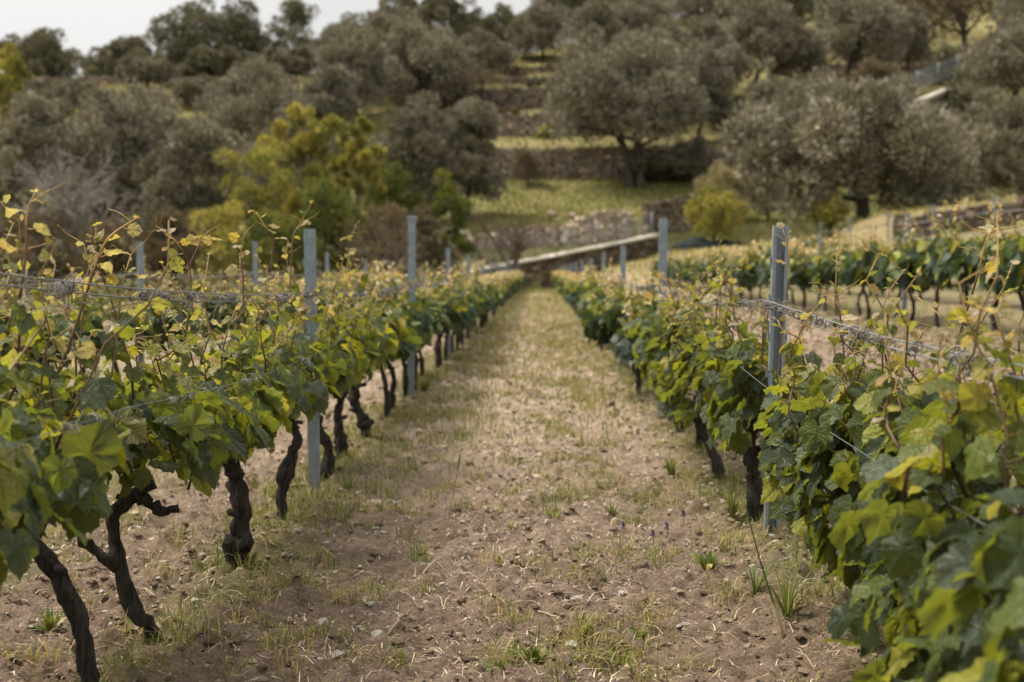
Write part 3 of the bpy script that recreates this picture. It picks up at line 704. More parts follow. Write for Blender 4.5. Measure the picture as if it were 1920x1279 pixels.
far_row(10.6, 29, 56, 1.6, 'the topmost row under the big olive', 'grapevines in the topmost row', 0, .8)

# ------------------------------------------------------------------ posts
def make_post(X, Y, top, label, group, w=.055, broken=False, bars=False, lod=2, tilt=0, front=False):
    z0 = float(terrain(X, Y)) - .12
    h = top - z0
    e = empty('trellis_post', (X, Y, z0), label, 'post', group)
    e.rotation_euler = (0, tilt, 0)
    # open C profile with folded lips
    a, b, t, l = w / 2, w * .32, .003, w * .22
    out = [(-a + l, -b), (-a, -b), (-a, b), (a, b), (a, -b), (a - l, -b)]
    inn = [(a - l, -b + t), (a - t, -b + t), (a - t, b - t), (-a + t, b - t), (-a + t, -b + t), (-a + l, -b + t)]
    prof = np.array(out + inn) * ([1, 1] if front else [1, -1]); n = len(prof)
    m2 = MB(); v0 = np.c_[prof, np.zeros(n)]; v1 = np.c_[prof, np.full(n, h)]
    if broken: v1[:, 2] += np.random.default_rng(3).uniform(-.02, .03, n); v1[:, :2] *= [1.55, 1.3]
    lv = [v0] + ([np.c_[prof, np.full(n, h - .05)]] if broken else []) + [v1]
    V = np.vstack(lv); i = np.arange(n)
    Q = [np.stack([i + k * n, i + k * n + (-i + (i + 1) % n), (i + 1) % n + (k + 1) * n, i + (k + 1) * n], 1) for k in range(len(lv) - 1)]
    tops = [(0, 11, 10, 1), (1, 10, 9, 2), (2, 9, 8, 3), (3, 8, 7, 4), (4, 7, 6, 5)]
    Q.append(np.array(tops) + (len(lv) - 1) * n)
    m2.add(V, np.vstack(Q) if front else np.vstack(Q)[:, ::-1]); m2.obj('profile', M['metal'], e, False)
    if lod == 2:
        for zz in np.arange(.55, h - .05, .15):
            for s in (-1, 1):
                m3 = MB(); box(m3, (s * (a + .004), 0, zz), (.012, .014, .026)); box(m3, (s * (a + .0085), 0, zz + .012), (.004, .012, .022)); m3.obj('wire_hook', M['metal'], e, False)
    if bars:
        for zz in (h - .12, h - .38):
            m3 = MB(); box(m3, (0, .02, zz), (.26, .02, .03)); m3.obj('cross_bar', M['metal'], e, False)
    return e
PG = 'galvanised trellis posts'
Lp = [(7.05, 1.35), (12.3, 1.59), (17.5, 1.41), (22.7, 1.38), (27.9, 1.33), (33.1, 1.33), (38.3, 1.33), (43.5, 1.35), (48.7, 1.3), (54, 1.33), (64, 1.33), (74, 1.35)]
Rp = [(5.73, 1.325), (10.95, 1.54), (16.15, 1.42), (21.3, 1.40), (26.5, 1.35), (31.7, 1.35), (36.9, 1.35), (42.1, 1.35), (47.3, 1.3), (52.5, 1.33), (63, 1.33), (73, 1.35)]
for k, (d, t) in enumerate(Lp):
    lab = ['grey metal post among the leaves, nearest in the row left of the path', 'tall pale grey post with a torn flared top in the left row'][k] if k < 2 else f'grey metal post, {ordinal(k + 1)} from the front in the row left of the path'
    make_post(lx + .02, d, t, lab, PG, .055 if k != 1 else .06, k == 1, False, 2 if k < 2 else 1, RNG.normal(0, .012))
for k, (d, t) in enumerate(Rp):
    lab = ['wide ribbed grey post with a bare shoot climbing it, nearest in the right row', 'tall grey post, second from the front in the row right of the path'][k] if k < 2 else f'grey metal post, {ordinal(k + 1)} from the front in the row right of the path'
    make_post(rx, d, t, lab, PG, .060, False, False, 2 if k < 2 else 1, RNG.normal(.008, .012), k == 0)
for k, d in enumerate([12.2, 17.3, 23, 28.1, 33.3]):
    make_post(-3.45, d, [1.39, 1.49, 1.43, 1.35, 1.35][k], f'grey post, {ordinal(k + 1)} from the front in the outer row behind the left row', PG, .055, False, False, 1, RNG.normal(0, .015))
for k, d in enumerate([17.3, 22.5, 27.7, 32.9, 38.1, 43.3, 48.5]):
    make_post(4.4, d, [1.83, 1.66, 1.6, 1.6, 1.65, 1.75, 1.9][k], f'grey post, {ordinal(k + 1)} from the front in the row across the bare strip', PG, .055, False, False, 1, RNG.normal(0, .012))
for k, d in enumerate([33.5, 38.7, 43.6, 48.8, 54]):
    make_post(10.6, d, 2.87 + .02 * k, f'thin post with two short cross bars, {ordinal(k + 1)} from the front in the topmost row', PG, .05, False, True, 1, RNG.normal(0, .01))

# ------------------------------------------------------------------ wires
def wire_path(X, pts, n):
    pts = np.array(pts); d = np.linspace(pts[0, 0], pts[-1, 0], n)
    z = np.interp(d, pts[:, 0], pts[:, 1])
    # sag between supports
    for a, b in zip(pts[:-1], pts[1:]):
        m = (d >= a[0]) & (d <= b[0]); u = (d[m] - a[0]) / (b[0] - a[0]); z[m] -= .05 * 4 * u * (1 - u) * min(1, (b[0] - a[0]) / 5)
    return np.stack([np.full(n, X), d, z], 1)
def make_wire(X, pts, label, pair=True, r0=.0017, col=(.36, .40, .40), clumps=(), seed=0, n=260):
    r = np.random.default_rng(seed); P = wire_path(X, pts, n)
    o = P[0].copy(); mb_ = MB()
    if pair:
        tw = np.cumsum(.25 + .3 * r.random(n)); g_ = .010 + .012 * vnoise(P[:, 1] * .8, P[:, 1] * 0, seed)
        off = np.stack([np.cos(tw * .18) * g_, 0 * g_, np.sin(tw * .18) * g_], 1)
        tube(mb_, P + off - o, r0, 5, col); tube(mb_, P - off - o, r0, 5, col)
    else: tube(mb_, P - o, r0, 5, col)
    w = mb_.obj('trellis_wire', M['wire'], None, True, o); tag(w, label, 'wire', 'wires strung along the vine rows')
    for (d, m) in clumps:
        k = np.argmin(np.abs(P[:, 1] - d)); c = P[k] - o; m2 = MB()
        for q in range(m):
            c0 = c + [r.normal(0, .006), r.normal(0, .075), r.normal(0, .005)]; nt = 20; u = np.linspace(0, 1, nt)
            R_ = r.uniform(.006, .016)
            if q % 2 == 0:      # coil wound round the wire
                a = u * r.uniform(9, 22); pts_ = c0 + np.stack([R_ * np.cos(a), (u - .5) * r.uniform(.03, .10), R_ * np.sin(a)], 1)
            else:               # loose hook or spiral hanging off it
                a = u * r.uniform(3, 9) + r.random() * 6; rr_ = r.uniform(.008, .03) * (1 - .6 * u)
                dv = np.array([r.normal(0, .03), r.normal(0, .05), r.uniform(-.09, .03)])
                pts_ = c0 + dv[None] * u[:, None] + np.stack([rr_ * np.sin(a) * .5, rr_ * np.cos(a), rr_ * np.sin(a)], 1)
            g = r.uniform(.07, .26); tube(m2, pts_, np.linspace(.0021, .0009, nt), 4, (g, g * .93, g * .86), cap=False)
        m2.obj('dry_tendril', M['straw'], w)
def cl(d0, d1, n, seed, lo=4, hi=13):
    r = np.random.default_rng(seed); return [(d, int(r.integers(lo, hi))) for d in np.sort(r.uniform(d0, d1, n))]
make_wire(lx + .03, [(1.0, 1.20), (1.95, 1.19), (7.05, 1.035)] + [(d, 1.03) for d, _ in Lp[1:]], 'twisted top wire wrapped in dry grey tendrils along the left row', True, .0021, (.17, .175, .175), cl(2.8, 7.0, 17, 1, 4, 11) + cl(7.2, 17, 26, 2), 1, 500)
make_wire(rx - .02, [(1.0, .99), (5.73, 1.015)] + [(d, 1.03) for d, _ in Rp[1:]], 'twisted double top wire with knots of dry tendrils along the right row', True, .0022, (.21, .235, .23), cl(2.6, 7.8, 25, 3, 3, 10) + cl(8, 17, 22, 4), 2, 500)
make_wire(lx + .16, [(1.0, .90), (3.4, .82), (7.05, .80)] + [(d, .78) for d, _ in Lp[1:6]], 'thin lower wire running through the leaves of the left row', False, .0011, (.15, .18, .18), cl(2.9, 6.5, 6, 5, 3, 6), 3)
make_wire(rx - .14, [(1.0, .72), (5.73, .77)] + [(d, .78) for d, _ in Rp[1:6]], 'thin lower wire running through the leaves of the right row', False, .0010, (.18, .20, .20), (), 4)
make_wire(-3.45, [(7, 1.10), (12.2, 1.12), (17.3, 1.12), (23, 1.1), (33, 1.1)], 'top wire with dry tendrils along the outer row behind the left row', True, .003, (.30, .31, .31), cl(8.6, 24, 16, 6), 5)
make_wire(4.4, [(10, 1.58), (17.3, 1.52), (22.5, 1.42), (27.7, 1.40), (38, 1.45), (50, 1.7)], 'top wire along the row across the bare strip', True, .003, (.32, .33, .33), (), 6)
make_wire(10.6, [(20, 2.45), (28, 2.50), (33.5, 2.5), (43.6, 2.52), (54, 2.55)], 'dark top wire heavy with old tendrils along the topmost row', True, .010, (.22, .21, .20), cl(26, 42, 30, 8, 8, 16), 7)

# tall bare shoots that stand above the rows, each told apart
def tall_shoot(px, pts, d, label, X=None, big=.05, nleaf=5, cols=None, r0=.0038):
    r = np.random.default_rng(int(pts[0][0] + pts[-1][1])); P = np.array([[X_at(p[0], d), d + r.normal(0, .02), Z_at(p[1], d)] for p in pts])
    o = P[0].copy(); p = smooth_path(P - o, 18); t = np.linspace(0, 1, 18)
    st = MB(); lf = MB()
    tube(st, p, np.linspace(r0, r0 * .4, 18), 6, np.where((t > .55)[:, None], np.array([(.42, .26, .07)]), np.array([(.16, .085, .04)])))
    tt = np.linspace(.35, 1, nleaf); node = np.stack([np.interp(tt, t, p[:, k]) for k in range(3)], 1)
    a = r.random(nleaf) * 6.28; out = unit(np.stack([np.cos(a), np.sin(a) * .6, r.uniform(-.2, .7, nleaf)], 1))
    size = big * r.uniform(.5, 1.1, nleaf) * (1.15 - .5 * tt)
    add_leaves(lf, node + out * size[:, None] * .7, out + r.normal(0, .3, (nleaf, 3)), r.normal(0, .6, (nleaf, 3)) + [0, -.3, .6], size, PAL_TOP[r.integers(0, 5, nleaf)], 2, r)
    for k in range(nleaf): tube(st, [node[k], node[k] + out[k] * size[k] * .75], .0012, 4, (.42, .27, .09), cap=False)
    for k in range(2):
        q0 = p[r.integers(9, 18)]; u = np.linspace(0, 1, 12); aa = r.random() * 6.28
        c = q0 + np.stack([np.cos(aa) * u * .09, np.sin(aa) * u * .05, .06 * u], 1) + .014 * (u ** 2)[:, None] * np.stack([np.sin(u * 8), np.cos(u * 9), np.sin(u * 7)], 1)
        tube(st, c, np.linspace(.0014, .0006, 12), 4, (.48, .30, .08), cap=False)
    side = [v for v in NEAR if (v[0] > 0) == (o[0] > 0) and abs(v[0]) < 1.6] or NEAR
    vx, vy, vz, e = min(side, key=lambda v: abs(v[1] - d))
    w = st.obj('shoot', M['shoot'], e, True, o - np.array([vx, vy, vz])); w['label'] = label; lf.obj('leaves', M['leaf'], w)
tall_shoot(0, [(30, 560), (42, 470), (38, 400), (48, 360)], 3.2, 'reddish forked shoot rising highest at the left picture edge', big=.05)
tall_shoot(0, [(75, 770), (130, 640), (170, 520), (205, 450), (250, 405)], 3.7, 'long thick tan shoot slanting up to the right over the left wire', big=.05, r0=.005, nleaf=6)
tall_shoot(0, [(345, 620), (345, 510), (330, 455), (305, 440)], 4.6, 'slim shoot with a bent tip curling left above the left wire')
tall_shoot(0, [(350, 510), (372, 465), (375, 445), (405, 452)], 4.7, 'tan shoot forking into a hooked tendril above the dry coil')
tall_shoot(0, [(455, 600), (455, 510), (452, 470), (460, 430)], 5.4, 'upright shoot with pale folded leaves left of the nearest left post')
tall_shoot(0, [(505, 510), (510, 450), (498, 425), (480, 398)], 5.9, 'yellow shoot with a cream tuft at its tip just left of the nearest left post')
tall_shoot(0, [(545, 560), (548, 450), (560, 420), (590, 378)], 6.6, 'tall shoot crossing the nearest left post and rising above its top')
tall_shoot(0, [(1452, 790), (1468, 600), (1478, 500), (1466, 432)], 5.6, 'dark shoot climbing the face of the nearest right post')
tall_shoot(0, [(1735, 820), (1800, 650), (1830, 520), (1850, 440), (1885, 428)], 3.9, 'longest dark shoot leaning right above the right wire', big=.06, r0=.0045)
tall_shoot(0, [(1765, 830), (1800, 690), (1815, 610), (1850, 575)], 3.7, 'second dark shoot with a cream folded leaf below the longest shoot')
tall_shoot(0, [(1585, 700), (1575, 610), (1565, 560), (1545, 545)], 4.7, 'short brown shoot with a withered tip beside the right wire')
tall_shoot(0, [(1340, 620), (1345, 560), (1360, 520), (1390, 495)], 6.6, 'arched yellow tendril shoot left of the nearest right post')
tall_shoot(0, [(1268, 600), (1262, 540), (1240, 520), (1230, 560)], 10.0, 'brown drooping shoot in front of the second right post', big=.06)

# ------------------------------------------------------------------ trees and shrubs
OL = np.array([(.198, .182, .122), (.248, .228, .165), (.140, .129, .083), (.318, .296, .216), (.185, .158, .108)])
DK = np.array([(.145, .136, .078), (.18, .167, .098), (.11, .104, .06), (.22, .204, .125)])
YL = np.array([(.40, .36, .085), (.26, .255, .065), (.165, .175, .05), (.49, .42, .12), (.11, .125, .042)])
GN = np.array([(.085, .11, .03), (.13, .15, .035), (.20, .20, .04), (.06, .08, .026)])
BR = np.array([(.155, .122, .080), (.125, .102, .068), (.20, .16, .105), (.09, .076, .05)])
PL = np.array([(.36, .31, .20), (.28, .25, .15), (.45, .38, .26), (.18, .18, .08)])
PALS = dict(o=OL, d=DK, y=YL, g=GN, b=BR, p=PL)
def plant(x0, x1, y0, y1, d, kind, name, label, cat, seed, nleaf=6500, group=None, loose=.07, base=None, nblob=None, dy=1.0, spray=1.0, trunks=1, rough=.44):
    r = np.random.default_rng(seed)
    cx = X_at((x0 + x1) / 2, d); w = (x1 - x0) / FPX * d; zt = Z_at(y0, d); zb = Z_at(y1, d)
    bx = cx if base is None else X_at(base, d)
    zg = float(terrain(bx, d)); zb = (zg if cat in ('shrub', 'bush') else zg + (.24 if trunks > 1 else .14 if base is not None and d > 80 else .05) * (zt - zg)); zb = min(zb, zt - .5)
    e = empty(name, (bx, d, zg - .1), label, cat, group)
    o = np.array([bx, d, zg - .1])
    rx_, rz_ = w / 2 * 1.09, (zt - zb) / 2 * 1.02; ry_ = rx_ * dy; C = np.array([cx, d, (zt + zb) / 2]) - o
    nb = nblob or int(np.clip(30 + 9 * rx_ * rz_ / 3, 26, 95)); nleaf = int(nleaf * 2.3)
    dirs = unit(r.normal(0, 1, (nb, 3))); dirs[:, 2] = np.where(dirs[:, 2] < -.8, -dirs[:, 2], dirs[:, 2])
    rr = r.uniform(.25, 1.0, nb) ** .45
    br = (r.uniform(.10, .22, nb) if kind == 'y' and cat == 'tree' else r.uniform(.13, .34, nb)) * min(rx_, rz_ * 1.25) * (1.0 - .25 * loose)
    env = np.array([rx_, ry_, rz_])
    ctr = C + dirs * rr[:, None] * np.maximum(env - br[:, None] * .55, .15) * (1 + r.normal(0, rough * .35, (nb, 1)))
    ctr[:, 2] = np.maximum(ctr[:, 2], .15 * br)
    # leaf sprays on the lobes
    n = nleaf; k = r.choice(nb, n, p=br ** 2 / np.sum(br ** 2)); q = unit(r.normal(0, 1, (n, 3)) + [0, 0, .25])
    rad_ = br[k] * (r.uniform(.30, 1.05, n) ** .45) * (1 + loose * r.normal(0, .3, n))
    lobe = 1 + .25 * (vnoise(q[:, 0] * 2.2 + k, q[:, 1] * 2.2 + q[:, 2] * 1.7, seed % 97) - .5) * 2
    P = ctr[k] + q * (rad_ * lobe)[:, None] * np.array([1, 1, .92])
    P[:, 2] = np.maximum(P[:, 2], .05)
    L = (.19 + .25 * r.random(n)) * spray * (d / 100) ** .35 * (.8 + .15 * rx_ / 3); W = L * r.uniform(.24, .44, n)
    ax = unit(q * 1.0 + np.array([0, 0, .55]) + r.normal(0, .45, (n, 3))); sd = unit(np.cross(ax, r.normal(0, 1, (n, 3))))
    nn = np.cross(ax, sd)
    v = np.stack([P, P + ax * L[:, None] * .45 + sd * W[:, None] * .5 + nn * W[:, None] * .15, P + ax * L[:, None], P + ax * L[:, None] * .5 - sd * W[:, None] * .5 + nn * W[:, None] * .15], 1)
    pal = PALS[kind]; bt = r.integers(0, len(pal), nb)
    col = np.where((r.random(n) < .45)[:, None], pal[bt[k]], pal[r.integers(0, len(pal), n)]) * r.uniform(.7, 1.25, (n, 1))
    lf = MB(); lf.add(v.reshape(-1, 3), np.arange(n * 4).reshape(-1, 4), None, np.repeat(col, 4, 0))
    # trunk and limbs
    tk = MB(); bc = (.11, .09, .075); hT = max((zb - zg) + .35 * (zt - zb), .4); r0 = max(.07 * rx_, .05)
    stems = []
    for s in range(trunks):
        off = (s - (trunks - 1) / 2) * r0 * 2.0
        top = np.array([C[0] * .55 + off * 2.2 + r.normal(0, .1), C[1] + r.normal(0, .15), hT])
        tp = smooth_path([(off, 0, -.1), (off + top[0] * .25 + r.normal(0, .12), top[1] * .2, hT * .35), (top[0] * .7 + r.normal(0, .12), top[1] * .6, hT * .7), top], 12)
        tube(tk, tp, np.linspace(r0 * (1.0 if trunks == 1 else .75), r0 * .5, 12) * np.r_[1.45, 1.15, np.ones(10)], 8, bc, .12, r, .08); stems.append(tp)
    for k_ in range(min(nb, 12)):
        tp = stems[k_ % len(stems)]; s0 = tp[r.integers(6, 12)]; m_ = (s0 + ctr[k_]) / 2 + r.normal(0, .15, 3) * rx_ * .3
        tube(tk, smooth_path([s0, m_, ctr[k_]], 8), np.linspace(r0 * .42, r0 * .10, 8), 5, bc, .1, r)
    tk.obj('trunk' if cat == 'tree' else 'stem', M['tbark'], e)
    lf.obj('crown' if cat == 'tree' else 'foliage', M['olive' if kind in 'od' else 'shrub'], e, False)
    return e
def bare(x0, x1, y0, y1, d, label, seed, col, name='bare_tree', leaves=0, group=None, cat='tree'):
    r = np.random.default_rng(seed); cx = X_at((x0 + x1) / 2, d); zg = float(terrain(cx, d)); zt = Z_at(y0, d); w = (x1 - x0) / FPX * d
    e = empty(name, (cx, d, zg - .1), label, cat, group); m2 = MB(); tips = []; H = zt - zg
    def grow(p, dv, L, rr, lev):
        q = p + dv * L; mid = (p + q) / 2 + r.normal(0, L * .07, 3)
        tube(m2, smooth_path([p, mid, q], 5), np.linspace(rr, rr * .62, 5), 6 if lev < 2 else 4, col, cap=lev == 0)
        tips.append(q)
        if lev >= 5 or L < .12: return
        for k in range(3 if lev < 4 else 2):
            nd = unit((dv + r.normal(0, .48, 3) + [0, 0, .12])[None])[0]; grow(q if k else mid, nd, L * r.uniform(.62, .84), rr * .62, lev + 1)
    for k in range(3):
        grow(np.array([r.normal(0, .15), r.normal(0, .15), 0]), unit(np.array([[r.normal(0, .35) * w / H * 2, r.normal(0, .25), 1.0]]))[0], H * .27, max(.042, H * .016), 0)
    m2.obj('trunk', M['tbark'], e)
    if leaves:
        T = np.array(tips); k = r.integers(0, len(T), leaves); P = T[k] + r.normal(0, .2, (leaves, 3)); ax = unit(r.normal(0, 1, (leaves, 3))); sd = unit(np.cross(ax, r.normal(0, 1, (leaves, 3)))); L = .12 + .12 * r.random(leaves)
        v = np.stack([P, P + ax * L[:, None] * .5 + sd * L[:, None] * .2, P + ax * L[:, None], P + ax * L[:, None] * .5 - sd * L[:, None] * .2], 1)
        m3 = MB(); m3.add(v.reshape(-1, 3), np.arange(leaves * 4).reshape(-1, 4), None, np.repeat(BR[r.integers(0, 4, leaves)], 4, 0)); m3.obj('crown', M['shrub'], e, False)
    return e

